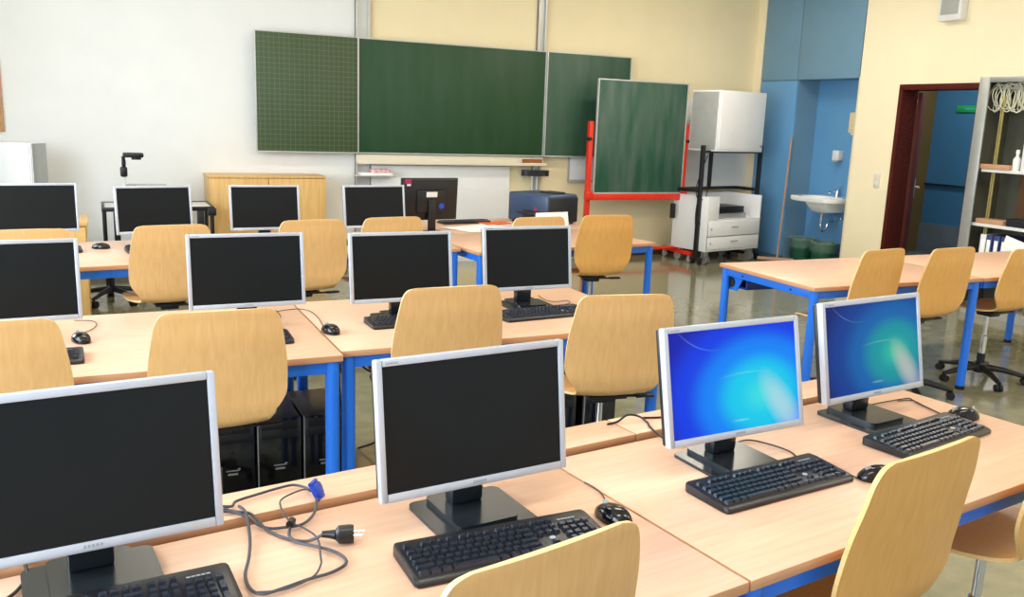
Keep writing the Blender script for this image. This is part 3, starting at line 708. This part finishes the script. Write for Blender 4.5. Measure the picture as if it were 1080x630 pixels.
# ------------------------------------------------------------------ back wall: chalkboard on pylons
BY = YW
bb = thing('chalkboard', 'wide green three-part chalkboard on the back wall, one ruled wing', 'chalkboard', (3.65, BY, 0))
def lx(x): return x - 3.65
for x in (2.58, 4.67):
    q = MB(); wd = .075 if x < 3 else .05
    q.box(lx(x) - wd, lx(x) - wd + .02, -.05, 0, .35, 3.3); q.box(lx(x) + wd - .02, lx(x) + wd, -.05, 0, .35, 3.3); q.box(lx(x) - wd, lx(x) + wd, -.02, 0, .35, 3.3)
    q.build('guide_rail', M_alu, bb)
def panel(x0, x1, z0, z1, y, m, nm):
    o = MB().box(lx(x0), lx(x1), y - .022, y, z0, z1, .002).build(nm, m, bb)
    e = MB(); a = .012
    for bx_ in ((lx(x0) - a, lx(x0), z0 - a, z1 + a), (lx(x1), lx(x1) + a, z0 - a, z1 + a)): e.box(bx_[0], bx_[1], y - .026, y + .002, bx_[2], bx_[3], .002)
    e.box(lx(x0), lx(x1), y - .026, y + .002, z0 - a, z0, .002); e.box(lx(x0), lx(x1), y - .026, y + .002, z1, z1 + a, .002)
    e.build('panel_frame', M_alu, o)
panel(1.475, 2.50, 1.235, 2.40, -.10, M_chalkL, 'ruled_wing')
panel(2.525, 4.70, 1.235, 2.40, -.075, M_chalkC, 'middle_panel')
panel(4.725, 5.83, 1.235, 2.40, -.10, M_chalkR, 'dusty_wing')
q = MB(); q.box(lx(2.50), lx(4.74), -.16, -.05, 1.115, 1.13, .003); q.box(lx(2.50), lx(4.74), -.075, -.05, 1.115, 1.215, .003); q.box(lx(2.50), lx(4.74), -.165, -.155, 1.115, 1.15, .003)
q.build('chalk_tray', M_stray, bb)
MB().box(lx(2.67), lx(4.32), -.045, -.012, .45, 1.10, .004).build('lower_panel', M_white, bb)
q = MB(); q.box(lx(2.47), lx(2.90), -.20, -.05, .985, 1.0, .003); q.build('side_shelf', M_alu, bb)
o = MB().box(-.11, .11, -.045, .045, 0, .06, .008, 3).build('board_eraser', [M_sponge, M_wstick], loc=(4.57, BY - .113, 1.13)); tag(o, 'brown board eraser lying on the chalk tray', 'eraser')
pb = thing('paper_pile', 'pile of white and pink papers on the small shelf under the chalkboard', 'paper', (2.70, BY - .125, 1.0))
MB().box(-.18, .17, -.06, .06, 0, .025, .002).build('white_sheets', M_paper, pb); MB().box(-.06, .14, -.062, .06, .025, .06, .003).build('pink_sheets', M_pink, pb)
q = thing('wall_tray_stand', 'dark grey oval tray on a slim pale post beside the chalkboard pylon', 'stand', (4.62, BY - .10, 0))
MB().prism(rounded(-.17, .17, -.075, .075, .07), 1.0, 1.065).build('oval_tray', M_navyd, q)
k = MB(); k.cyl((-.035, 0, .02), (-.035, 0, 1.0), .013); k.cyl((.03, 0, .02), (.03, 0, 1.0), .013); k.build('post', M_alu, q)
MB().prism(rounded(-.16, .16, -.09, .08, .05), 0, .022).build('foot_plate', M_navyd, q)
nb = thing('notice_board', 'small white board with grey frame on the wall beside the red board', 'board', (5.30, BY, .92))
MB().box(-.19, .16, -.02, 0, .03, .30, .003).build('panel', M_white, nb)
k = MB(); k.box(-.20, .17, -.06, 0, 0, .03, .004); k.box(-.20, -.185, -.025, 0, .03, .31, .003); k.box(.16, .175, -.025, 0, .03, .31, .003); k.box(-.20, .175, -.025, 0, .30, .315, .003); k.build('frame', M_grey, nb)
nb = thing('pin_board', 'tan cork pin board at the far end of the back wall', 'board', (-1.12, BY, 1.38))
MB().box(-.36, .36, -.018, 0, 0, .6).build('cork_panel', M_cork, nb)
k = MB(); k.box(-.38, -.36, -.026, 0, -.02, .62, .003); k.box(.36, .38, -.026, 0, -.02, .62, .003); k.box(-.36, .36, -.026, 0, -.02, 0, .003); k.box(-.36, .36, -.026, 0, .6, .62, .003); k.build('frame', M_wstick, nb)
nb = thing('wall_panel', 'pale grey board on the back wall behind the white display case', 'board', (7.08, BY, .83))
MB().box(-.62, .72, -.02, 0, .05, 1.15, .003).build('panel', M_wall, nb)
MB().box(-.64, .74, -.07, 0, 0, .05, .004).build('ledge', M_stray, nb)

# beech cupboard
cb = thing('low_cupboard', 'beech two-door cupboard against the back wall beneath the chalkboard wing', 'cupboard', (1.525, 8.95, 0))
q = MB(); q.box(-.565, -.547, 0, .38, .06, .98); q.box(.547, .565, 0, .38, .06, .98); q.box(-.565, .565, 0, .38, .06, .08); q.box(-.547, .547, .37, .38, .08, .98); q.box(-.53, .53, .03, .36, 0, .06)
q.build('carcass', M_cabw, cb); MB().box(-.57, .57, -.022, .385, .98, 1.003, .003).build('top_board', M_cabw, cb)
for s in (-1, 1):
    d_ = MB().box(min(.003 * s, .563 * s), max(.003 * s, .563 * s), -.019, -.001, .065, .976, .002).build('door', M_cabw, cb)
    MB().tube([(.05 * s, -.019, .56), (.05 * s, -.045, .56), (.05 * s, -.045, .68), (.05 * s, -.019, .68)], .005, 8).build('handle', M_steel, d_)
# sideboard + white case at the far left
sb = thing('side_cabinet', 'beech cabinet behind the back-row desk, one corner showing beside the frame-edge monitor', 'cabinet', (-.56, 7.32, 0))
q = MB(); q.box(-.46, .46, 0, .5, .04, .735, .003); q.box(-.43, .43, .03, .48, 0, .04); q.build('carcass', M_cabw, sb); MB().box(-.47, .475, -.02, .51, .735, .765, .004).build('top_board', M_cabw, sb)
for s in (-1, 1):
    d_ = MB().box(min(.004 * s, .455 * s), max(.004 * s, .455 * s), -.018, 0, .05, .725, .002).build('door', M_cabw, sb)
    MB().tube([(.05 * s, -.018, .40), (.05 * s, -.04, .40), (.05 * s, -.04, .52), (.05 * s, -.018, .52)], .005, 8).build('handle', M_steel, d_)
wc = thing('metal_locker', 'tall white metal locker with grey side by the back wall', 'locker', (-.62, 8.80, 0), R(-26))
MB().box(-.26, .12, .0, .24, 0, 1.285, .006).build('housing', M_white, wc); MB().box(.12, .13, .005, .235, .005, 1.28, .003).build('side_panel', M_steel, wc)
MB().box(-.25, .11, -.012, 0, .01, 1.275, .004).build('door', M_white, wc)
# trolley with overhead projector
tr = thing('trolley', 'black tubular trolley with pale top behind the back-row monitor', 'trolley', (.475, 8.55, 0))
MB().box(-.44, .44, -.25, .25, .745, .765, .004).build('top_shelf', M_whitep, tr); MB().box(-.42, .42, -.23, .23, .2, .215, .003).build('lower_shelf', M_grey, tr)
q = MB(); q.box(-.46, .46, -.265, -.24, .735, .772, .004); q.box(-.46, .46, .24, .265, .735, .772, .004); q.box(-.46, -.435, -.24, .24, .735, .772, .004); q.box(.435, .46, -.24, .24, .735, .772, .004); q.build('edge_frame', M_blackp, tr)
for sx in (-.44, .44):
    for sy in (-.24, .24):
        l = MB().cyl((sx, sy, .09), (sx, sy, .74), .017, n=14).build('leg', M_blackp, tr)
        k = MB(); k.cyl((sx - .012, sy, .04), (sx + .012, sy, .04), .04, n=18); k.cyl((sx, sy, .06), (sx, sy, .1), .012, n=10); k.build('caster', M_rub, l)
for bb_ in ((.40, .475, -.275, -.235, .69, .76), (-.37, -.32, -.27, -.23, .25, .735), (.31, .37, -.27, -.23, .45, .735)): MB().box(*bb_, .008).build('bracket', M_blackp, tr)
so_ = thing('swivel_stool', 'low black swivel stool on casters behind the back-row desk', 'stool', (.06, 8.0, 0), R(20))
MB().lathe([(.16, .40), (.175, .41), (.178, .44), (.165, .455)], n=30).build('seat', M_blackp, so_); MB().cyl((0, 0, .10), (0, 0, .41), .022).build('column', M_blackp, so_)
for k in range(5):
    d = Vector((math.cos(2 * PI * k / 5), math.sin(2 * PI * k / 5), 0)); sd = Vector((-d.y, d.x, 0)); e_ = d * .25
    l = MB().tube([Vector((0, 0, .12)), d * .14 + Vector((0, 0, .105)), d * .26 + Vector((0, 0, .075))], [.026, .02, .014], 10).build('base_arm', M_blackp, so_)
    k_ = MB(); k_.cyl(e_ + sd * .024 + Vector((0, 0, .03)), e_ - sd * .024 + Vector((0, 0, .03)), .03, n=16); k_.cyl(e_ + Vector((0, 0, .03)), e_ + Vector((0, 0, .08)), .008, n=8); k_.build('caster', M_rub, l)
hc = thing('hanging_cable', 'black cables drooping beneath the second-row desk beside the paired blue legs', 'cable', (1.0, 3.9, .60))
for pts in ([(.90, 3.98, .60), (.93, 3.95, .50), (1.0, 3.92, .46), (1.06, 3.92, .50), (1.10, 3.95, .60)], [(1.02, 3.98, .60), (1.06, 3.93, .50), (1.12, 3.92, .44), (1.2, 3.92, .42), (1.3, 3.95, .60)], [(.98, 3.98, .60), (.975, 3.93, .45), (.98, 3.92, .25), (.99, 3.93, .05), (1.05, 4.0, .006)], [(1.14, 3.98, .60), (1.16, 3.93, .46), (1.175, 3.92, .30), (1.18, 3.93, .10), (1.10, 4.05, .006)]):
    cord(pts, .0055, M_cableb, hc, 'lead')
oh = thing('overhead_projector', 'black overhead projector head on an upright arm above the trolley', 'projector', (.40, 8.60, .765))
MB().box(-.17, .17, -.17, .17, 0, .17, .012).build('lamp_box', M_grey, oh); MB().box(-.145, .145, -.145, .145, .17, .176, .002).build('stage_glass', M_glass, oh)
q = MB(); q.cyl((-.185, .10, .05), (-.185, .10, .44), .012); q.build('arm', M_whitep, oh)
q = MB(); q.box(-.215, -.155, .05, .13, .24, .33, .014); q.box(-.20, -.165, .06, .12, .33, .40, .01); q.box(-.20, -.17, -.02, .11, .40, .425, .006); q.build('arm_joint', M_blackp, oh)
q = MB(); q.box(-.19, -.02, -.08, .04, .42, .46, .012); q.cyl((-.08, -.02, .40), (-.08, -.02, .42), .04); q.build('head', M_blackp, oh)

# ------------------------------------------------------------------ mobile red board
rb = thing('mobile_chalkboard', 'green chalkboard on a red wheeled frame', 'chalkboard', (5.82, 8.94, 0))
o = MB().box(-.60, .62, -.045, -.02, .835, 2.115, .003).build('board_panel', M_chalkM, rb)
e = MB(); e.box(-.615, -.60, -.05, -.015, .82, 2.13, .003); e.box(.62, .635, -.05, -.015, .82, 2.13, .003); e.box(-.60, .62, -.05, -.015, .82, .835, .003); e.box(-.60, .62, -.05, -.015, 2.115, 2.13, .003); e.build('panel_frame', M_alu, o)
for sx in (-.665, .665):
    MB().box(sx - .027, sx + .027, -.03, .03, .08, 1.65, .006).build('post', M_red, rb)
    fo = MB(); fo.box(sx - .03, sx + .03, -.30, .30, .085, .135, .008); fo = fo.build('foot', M_red, rb)
    for sy in (-.26, .26):
        k = MB(); k.cyl((sx - .014, sy, .038), (sx + .014, sy, .038), .038, n=18); k.box(sx - .02, sx + .02, sy - .015, sy + .015, .05, .09, .003); k.build('caster', M_grey, fo)
    k = MB(); k.box(sx - .05, sx + .05, -.06, .0, .75, .85, .012); k.build('clamp', M_red, rb)
    MB().cyl((sx, -.03, 1.45), (sx + (.05 if sx > 0 else -.05), -.03, 1.45), .02).build('pivot_knob', M_blackp, rb)
MB().box(-.665, .665, -.055, -.005, .745, .82, .006).build('cross_bar', M_red, rb); MB().box(-.665, .665, -.02, .02, .13, .165, .006).build('cross_bar', M_red, rb)
MB().box(.50, .56, -.06, -.02, .52, .70, .008).build('hanging_strap', M_blackp, rb)

# ------------------------------------------------------------------ white drawer cart
ct = thing('drawer_cart', 'white wheeled cart with two drawers and an open top compartment', 'cart', (6.52, 8.43, 0), R(11))
CW, CD = .98, .56
q = MB(); q.box(0, .022, 0, CD, .16, .82, .003); q.box(CW - .022, CW, 0, CD, .16, .82, .003); q.box(.022, CW - .022, CD - .02, CD, .16, .82); q.box(.022, CW - .022, 0, CD - .02, .16, .18); q.box(.022, CW - .022, .0, CD - .02, .52, .54)
q.box(.022, .20, 0, .02, .54, .82, .002)
q.build('carcass', M_white, ct)
for z0, z1 in ((.185, .335), (.345, .52)):
    d_ = MB().box(.03, CW - .024, -.016, .004, z0, z1, .003).build('drawer', M_white, ct)
    MB().box(CW / 2 - .06, CW / 2 + .06, -.03, -.014, (z0 + z1) / 2 + .01, (z0 + z1) / 2 + .024, .004).build('handle', M_grey, d_)
    MB().cyl((.07, -.02, (z0 + z1) / 2), (.07, -.014, (z0 + z1) / 2), .012, n=12).build('lock', M_steel, d_)
for x in (.08, CW - .08):
    for y in (.07, CD - .07):
        k = MB(); k.cyl((x - .03, y, .055), (x - .01, y, .055), .055, n=20); k.cyl((x + .03, y, .055), (x + .01, y, .055), .055, n=20); k.box(x - .035, x + .035, y - .03, y + .03, .10, .16, .006); k.build('caster', M_steel, ct)
Tc = Matrix.Translation((6.52, 8.43, 0)) @ Matrix.Rotation(R(11), 4, 'Z')
vd = thing('video_player', 'black and silver video player in the white cart compartment', 'video player', Tc @ Vector((.50, .28, .541)), R(11))
k = MB(); k.box(-.27, .31, -.19, .17, .0, .06, .004); k.build('silver_body', M_steel, vd); k = MB(); k.box(-.29, .29, -.17, .17, .085, .14, .006); k.box(-.28, -.10, -.19, .15, .06, .085, .004); k.box(-.05, .28, -.185, .15, .066, .085, .004); k.build('black_body', M_blackp, vd)

# white display case on dark posts, straddling the cart
dc = thing('display_case', 'white box-shaped case on dark posts above the white cart', 'display stand', (6.60, 8.47, 0), R(11))
q = MB(); q.box(0, .84, 0, .44, 1.35, 2.06, .008); q.build('housing', M_white, dc)
MB().box(.03, .81, -.012, 0, 1.38, 2.03, .004).build('front_door', M_white, dc)
MB().box(-.008, .0, .02, .42, 1.37, 2.04, .003).build('side_panel', M_grey, dc)  # grey sheet paints the shade on this side of the white case
MB().cyl((.79, -.024, 1.42), (.79, -.01, 1.42), .015, n=12).build('lock', M_steel, dc)
for nm, x, y in (('a', -.112, .10), ('b', .94, .10)):
    MB().box(x - .022, x + .022, y - .022, y + .022, .05, 1.42, .004).build('post', M_blackp, dc)
    y1 = .07 if x < 0 else .40
    k = MB(); k.box(x - .022, x + .022, y - .10, y + y1, .045, .085, .005); k.build('floor_bar', M_blackp, dc)
    for yy in (y - .075, y + y1 - .03): MB().cyl((x - .015, yy, .025), (x + .015, yy, .025), .025, n=14).build('caster', M_rub, dc)
k = MB(); k.box(.40, .44, .42, .46, .86, 1.4, .004); k.box(-.112, .94, .42, .45, .86, .90, .004); k.box(-.124, -.10, .12, .45, .86, .90, .004); k.box(.928, .952, .12, .45, .86, .90, .004); k.box(-.13, .96, .08, .12, 1.33, 1.36, .004); k.build('brace', M_blackp, dc)
inv = dc.matrix_basis.inverted()
k = MB(); k.tube(catmull([(-.05, .08, 1.30), (-.12, .1, 1.1), (-.16, .12, .9), (-.13, .1, .78), (-.06, .06, .80), (-.04, .05, .90)], 6), .006, 8); k.tube(catmull([(-.10, .12, .86), (-.16, .1, .6), (-.12, .1, .36), (-.09, .08, .5)], 6), .006, 8); k.build('cord', M_cableb, dc)

# ------------------------------------------------------------------ built-in cupboard with sink niche
cu = thing('wall_cupboard', 'blue floor-to-ceiling wall cupboard with a niche for the sink', 'cupboard', (XW, 8.38, 0))
def Yc(y): return y - 8.38
q = MB()
q.box(.02, .52, Yc(8.53), Yc(9.2), .06, 3.5); q.box(.02, .52, Yc(7.56), Yc(8.53), 2.24, 3.5); q.box(.04, .5, Yc(8.53), Yc(9.2), 0, .06)
q.build('carcass', M_cup, cu)
MB().box(0, .02, Yc(8.535), Yc(9.2), .06, 2.225, .002).build('tall_door', M_cupb, cu)
MB().box(0, .02, Yc(8.555), Yc(9.2), 2.235, 3.5, .002).build('upper_door', M_cup, cu)
MB().box(0, .02, Yc(7.565), Yc(8.547), 2.235, 3.5, .002).build('upper_door', M_cup, cu)
q = MB(); q.box(.35, .37, Yc(7.56), Yc(8.53), 0, 2.24); q.build('niche_back', M_cupb, cu)
MB().box(.0, .35, Yc(7.545), Yc(7.56), 0, 2.24).build('niche_side', M_cream, cu)
# sink
sk = thing('wash_basin', 'white porcelain wash basin in the blue niche', 'sink', (XW + .35, 7.98, .86))
def basin():
    m = MB(); n = 32; rings = []
    def ring(ax, bx0, bx1, z, p=3.2):
        out = []
        cx, hx = (bx0 + bx1) / 2, (bx1 - bx0) / 2
        for k in range(n):
            a = 2 * PI * k / n; c_, s_ = math.cos(a), math.sin(a)
            out.append((cx + hx * math.copysign(abs(c_) ** (2 / p), c_), ax * math.copysign(abs(s_) ** (2 / p), s_), z))
        return out
    R_ = [ring(.08, -.30, -.08, -.20), ring(.17, -.37, -.02, -.175), ring(.21, -.42, 0, -.11), ring(.23, -.44, 0, -.07), ring(.315, -.53, 0, -.06, 8), ring(.325, -.54, 0, -.045, 9), ring(.325, -.54, 0, -.005, 9), ring(.32, -.535, 0, 0, 9),
          ring(.25, -.48, -.13, -.004, 3), ring(.235, -.46, -.15, -.05, 2.6), ring(.16, -.40, -.18, -.13, 2.4), ring(.03, -.31, -.26, -.15, 2)]
    vs = [p for r in R_ for p in r]; fs = []
    for i in range(len(R_) - 1):
        for k in range(n): fs.append((i * n + k, i * n + (k + 1) % n, (i + 1) * n + (k + 1) % n, (i + 1) * n + k))
    fs.append(tuple(range(n))); fs.append(tuple((len(R_) - 1) * n + k for k in range(n)))
    return m.raw(vs, fs)
basin().build('bowl', M_porc, sk)
k = MB(); k.tube([(-.28, 0, -.13), (-.28, 0, -.26)], .02, 14); k.tube(catmull([(-.28, 0, -.24), (-.28, 0, -.36), (-.24, 0, -.41), (-.19, 0, -.38), (-.17, 0, -.32), (-.10, 0, -.30), (0, 0, -.30)], 6), .017, 12); k.cyl((-.02, -.07, -.26), (-.02, -.02, -.26), .018); k.cyl((-.06, -.09, -.26), (0, -.09, -.26), .012); k.build('drain_pipe', M_chrome, sk)
k = MB(); k.cyl((-.07, 0, -.005), (-.07, 0, .07), .022, .018); k.tube([(-.07, 0, .055), (-.13, 0, .075), (-.19, 0, .06), (-.20, 0, .04)], .011, 12); k.tube([(-.07, 0, .075), (-.06, 0, .10), (-.03, 0, .125)], [.014, .009, .007], 10); k.build('tap', M_chrome, sk)
o = thing('towel_dispenser', 'beige paper towel dispenser above the wash basin', 'dispenser', (XW + .35, 7.74, 1.62)); MB().box(-.12, 0, -.13, .13, 0, .24, .012).build('housing', M_towel, o); MB().box(-.10, -.03, -.10, .10, -.02, .0).build('paper_slot', M_paper, o)
o = thing('soap_dispenser', 'small white soap dispenser on the niche wall', 'dispenser', (XW + .35, 8.06, 1.27)); MB().box(-.09, 0, -.05, .05, .02, .14, .01).build('tank', M_whitep, o); MB().box(-.10, -.05, -.035, .035, 0, .02, .004).build('push_bar', M_grey, o)
# bins
def make_bin():
    t = thing('waste_bin', 'x', 'bin', group='green bins under the sink')
    MB().lathe([(.125, 0), (.132, .01), (.155, .29), (.163, .295), (.163, .305), (.150, .305), (.128, .02)], n=30).build('bucket', M_dgreen, t)
    m = MB(); vs = []; fs = []; n = 40; pr_ = [(.166, .20), (.169, .26), (.170, .31), (.160, .325), (.146, .30), (.13, .15)]
    for j, (r_, z) in enumerate(pr_):
        for k in range(n):
            rr = r_ + .006 * math.sin(k * 2.7 + j * 1.3) ; vs.append((rr * math.cos(2 * PI * k / n), rr * math.sin(2 * PI * k / n), z + .012 * math.sin(k * 1.9 + j)))
    for j in range(len(pr_) - 1):
        for k in range(n): fs.append((j * n + k, j * n + (k + 1) % n, (j + 1) * n + (k + 1) % n, (j + 1) * n + k))
    m.raw(vs, fs).build('bin_bag', M_bag, t)
    return t
b0 = make_bin(); again(b0, (7.95, 8.335, 0), 0, 'green waste bin with clear bag next to the tall blue cupboard door', True); again(b0, (7.93, 7.95, 0), .8, 'green waste bin with clear bag under the drain pipe of the basin', False)
sq = thing('floor_squeegee', 'wooden floor squeegee leaning beside the sink niche', 'squeegee', (7.68, 8.47, 0), R(-42))
MB().box(-.24, .24, -.02, .02, .012, .05, .004).build('head', M_wstick, sq); MB().box(-.24, .24, -.005, .005, 0, .014).build('rubber_lip', M_rub, sq)
MB().tube([(.0, 0, .04), (.04, .07, 1.55)], .012, 12).build('handle', M_wstick, sq)
# switches, wall box
o = thing('light_switch', 'pale double light switch on the cream wall beside the brown door', 'switch', (XW, 7.14, 1.04)); MB().box(-.012, 0, -.04, .04, 0, .16, .003).build('plate', M_whitep, o)
for z in (.045, .115): MB().box(-.018, -.011, -.03, .03, z - .03, z + .03, .003).build('rocker', M_stray, o)
o = thing('wall_speaker', 'white wall box with grey grille high on the cream wall', 'speaker', (XW, 6.40, 2.75)); MB().box(-.10, 0, -.13, .13, 0, .42, .012).build('housing', M_whitep, o); MB().box(-.106, -.098, -.10, .10, .06, .38, .003).build('grille', M_grey, o)
# exit sign in the corridor
o = thing('exit_sign', 'green rectangular sign on the blue corridor wall seen through the door', 'sign', (10.5, 8.24, 1.945)); MB().box(-.015, 0, -.17, .16, 0, .085, .002).build('plate', M_green, o)
k = MB(); k.box(-.017, -.014, -.11, .03, .038, .05); k.build('pale_mark', M_cupb, o)
o = thing('door_plaque', 'tan plaque on the dark corridor wall above the open door leaf', 'sign', (10.05, 8.75, 2.02)); MB().box(-.16, .12, -.012, 0, 0, .075, .003).build('plate', M_wstick, o)

# ------------------------------------------------------------------ open grey cabinet by the door
gc = thing('equipment_cabinet', 'open grey metal cabinet full of equipment beside the brown door', 'cabinet', (7.36, 5.665, 0))
q = MB(); q.box(0, .42, -.025, 0, 0, 2.17, .003); q.box(0, .42, -1.0, -.975, 0, 2.17, .003); q.box(0, .42, -.975, -.025, 2.13, 2.17, .003); q.box(0, .42, -.975, -.025, .0, .08); q.build('carcass', M_grey, gc)
q = MB(); q.box(-.02, .0, -.095, .01, 0, 2.17, .004); q.box(-.02, .0, -1.01, -.905, 0, 2.17, .004); q.box(-.02, 0, -.905, -.095, 2.12, 2.17, .003); q.build('face_frame', M_steel, gc)
q = MB(); q.box(.40, .42, -.975, -.025, .08, 2.13); q.box(.0, .40, -.027, -.024, .08, 2.13); q.build('back_panel', M_cabin, gc); MB().box(.385, .40, -.62, -.24, .9, 2.05).build('hardboard_sheet', M_board, gc)
for y in (-.20, -.70): 
    k = MB(); k.box(.06, .075, y - .014, y + .002, .08, 2.0, .002); k.box(.06, .075, y + .008, y + .02, .08, 2.0, .002); k.build('upright', M_brass, gc)
for z in (.82, 1.32): MB().box(.02, .38, -.97, -.10 if z > 1 else -.07, z, z + .028, .004).build('shelf', M_whitep, gc)
hk = thing('cable_bundle', 'pale cable bundle hanging in loops at the top of the grey cabinet', 'cables', (7.44, 5.40, 1.93))
rr = random.Random(3)
MB().box(-.02, .02, -.30, .17, .13, .15, .003).build('hook_rail', M_steel, hk)
for i in range(26):
    y = -.26 + i * .017; r_ = .10 + .035 * rr.random(); tx = rr.uniform(-.35, .35)
    pts = [Vector((.02 * math.sin(a * 2 + i) + (r_ * math.sin(a)) * math.sin(tx), y + .06 * math.sin(a + rr.random() * .1) * math.cos(tx), .06 + r_ * math.cos(a))) for a in [2 * PI * k / 14 for k in range(15)]]
    MB().tube(pts, .0045, 6).build('cable_loop', M_cable, hk)
o = MB().box(-.03, .03, -.16, .14, 0, .045, .004).build('wood_bar', M_wstick, loc=(7.40, 5.44, 1.348)); tag(o, 'short tan wooden bar lying on the upper cabinet shelf', 'bar')
o = thing('bottle', 'small white bottle beside the pale device in the grey cabinet', 'bottle', (7.43, 5.26, 1.348)); MB().lathe([(.03, 0), (.032, .01), (.032, .10), (.02, .12), (.014, .125), (.014, .15)], n=20).build('body', M_whitep, o); MB().lathe([(.017, .15), (.017, .18), (.012, .185)], n=18).build('cap', M_white, o)
o = thing('equipment_box', 'pale device with dark face on the upper cabinet shelf', 'device', (7.50, 5.10, 1.348)); MB().box(-.10, .14, -.12, .10, 0, .30, .008).build('housing', M_whitep, o); MB().box(-.104, -.098, -.09, .05, .06, .17, .003).build('dark_face', M_navyd, o); MB().box(-.08, .12, -.10, .08, .30, .44, .01).build('upper_unit', M_grey, o)
o = MB().box(-.05, .10, -.14, .14, 0, .045, .004).build('wood_box', M_wstick, loc=(7.44, 5.42, .848)); tag(o, 'flat brown wooden box on the lower cabinet shelf', 'box')
o = thing('shelf_tray', 'dark flat case on the lower cabinet shelf beside the wooden box', 'case', (7.46, 5.10, .848)); MB().box(-.06, .16, -.16, .16, 0, .07, .006).build('case', M_navyd, o)
fl = MB().box(.0, .36, -.96, -.04, .40, .425, .003).build('shelf', M_whitep, gc)
for i, (y, m_, lab) in enumerate([(5.46, M_whitep, 'white binder standing at the end of the binder row in the grey cabinet'), (5.40, M_binder, 'navy binder standing next to the white binder in the grey cabinet'), (5.325, M_binder, 'navy binder standing second from the white binder in the grey cabinet'), (5.25, M_binder, 'navy binder standing third from the white binder, by the loose paper')]):
    b = thing('binder', lab, 'binder', (7.42, y, .425), 0, 'binders in the grey cabinet')
    MB().box(-.02, .25, -.03, .03, 0, .325, .004).build('cover', m_, b); MB().box(-.022, -.019, -.018, .018, .15, .28, .001).build('spine_label', M_paper, b); MB().lathe([(.011, 0), (.011, .003)], n=14, M=Matrix.Rotation(R(-90), 4, 'Y'), c=(-.02, 0, .06)).build('finger_ring', M_steel, b)
o = MB().box(-.004, .0, -.13, .13, 0, .22, .001, M=Matrix.Rotation(R(14), 4, 'X')).build('loose_paper', M_paper, loc=(7.36, 5.13, .53)); tag(o, 'white loose paper leaning out over the binders in the cabinet', 'paper')

# ------------------------------------------------------------------ light
wd = bpy.data.worlds.new('World'); bpy.context.scene.world = wd; wd.use_nodes = True
nt = wd.node_tree; bg = nt.nodes['Background']
sky = nt.nodes.new('ShaderNodeTexSky'); sky.sky_type = 'HOSEK_WILKIE'; sky.turbidity = 8; sky.ground_albedo = .5; sky.sun_direction = (-.5, -.3, .8)
mx = nt.nodes.new('ShaderNodeMix'); mx.data_type = 'RGBA'; mx.inputs['Factor'].default_value = .8; mx.inputs['B'].default_value = (.90, .95, 1, 1)
nt.links.new(sky.outputs[0], mx.inputs['A']); nt.links.new(mx.outputs['Result'], bg.inputs[0]); bg.inputs[1].default_value = 1.0
def area(name, loc, rot, sx, sy, p, col):
    l = bpy.data.lights.new(name, 'AREA'); l.shape = 'RECTANGLE'; l.size = sx; l.size_y = sy; l.energy = p; l.color = col
    o = bpy.data.objects.new(name, l); C.objects.link(o); o.location = loc; o.rotation_euler = rot; return o
for i, y in enumerate((.5, 3.3, 6.1)):
    area('window_daylight', (XL - .25, y, 1.9), (0, R(-90), 0), 2.0, 2.2, 185, (.80, .91, 1))
for x in (.6, 3.2, 5.8):
    for y in (1.2, 4.2, 7.2):
        area('ceiling_lamp', (x, y, ZC - .06), (0, 0, 0), 1.3, .3, ((12 if y > 7 else 26) if x < 5 else 40), (1, .92, .80))
area('corridor_lamp', (9.4, 7.2, ZC - .06), (0, 0, 0), .4, 1.2, 70, (1, .95, .88))

# ------------------------------------------------------------------ camera
cam = bpy.data.cameras.new('camera'); co = bpy.data.objects.new('camera', cam); C.objects.link(co)
FPX, YAW, PIT, ROL, HC = 925.67, .448591, .201828, .036884, 1.63862
cam.sensor_fit = 'HORIZONTAL'; cam.sensor_width = 36; cam.lens = FPX / 1080 * 36
cam.shift_x = -(545.82 - 540) / 1080; cam.shift_y = (315.43 - 315) / 1080
Fv = Vector((math.sin(YAW) * math.cos(PIT), math.cos(YAW) * math.cos(PIT), -math.sin(PIT)))
Rv = Vector((math.cos(YAW), -math.sin(YAW), 0)); Uv = Rv.cross(Fv)
r2 = Rv * math.cos(ROL) + Uv * math.sin(ROL); u2 = -Rv * math.sin(ROL) + Uv * math.cos(ROL)
co.matrix_world = Matrix(((r2.x, u2.x, -Fv.x, 0), (r2.y, u2.y, -Fv.y, 0), (r2.z, u2.z, -Fv.z, HC), (0, 0, 0, 1)))
cam.clip_start = .02; cam.clip_end = 100
bpy.context.scene.camera = co
vs_ = bpy.context.scene.view_settings
vs_.view_transform = 'Standard'; vs_.look = 'None'; vs_.exposure = 0.13; vs_.gamma = 1.0
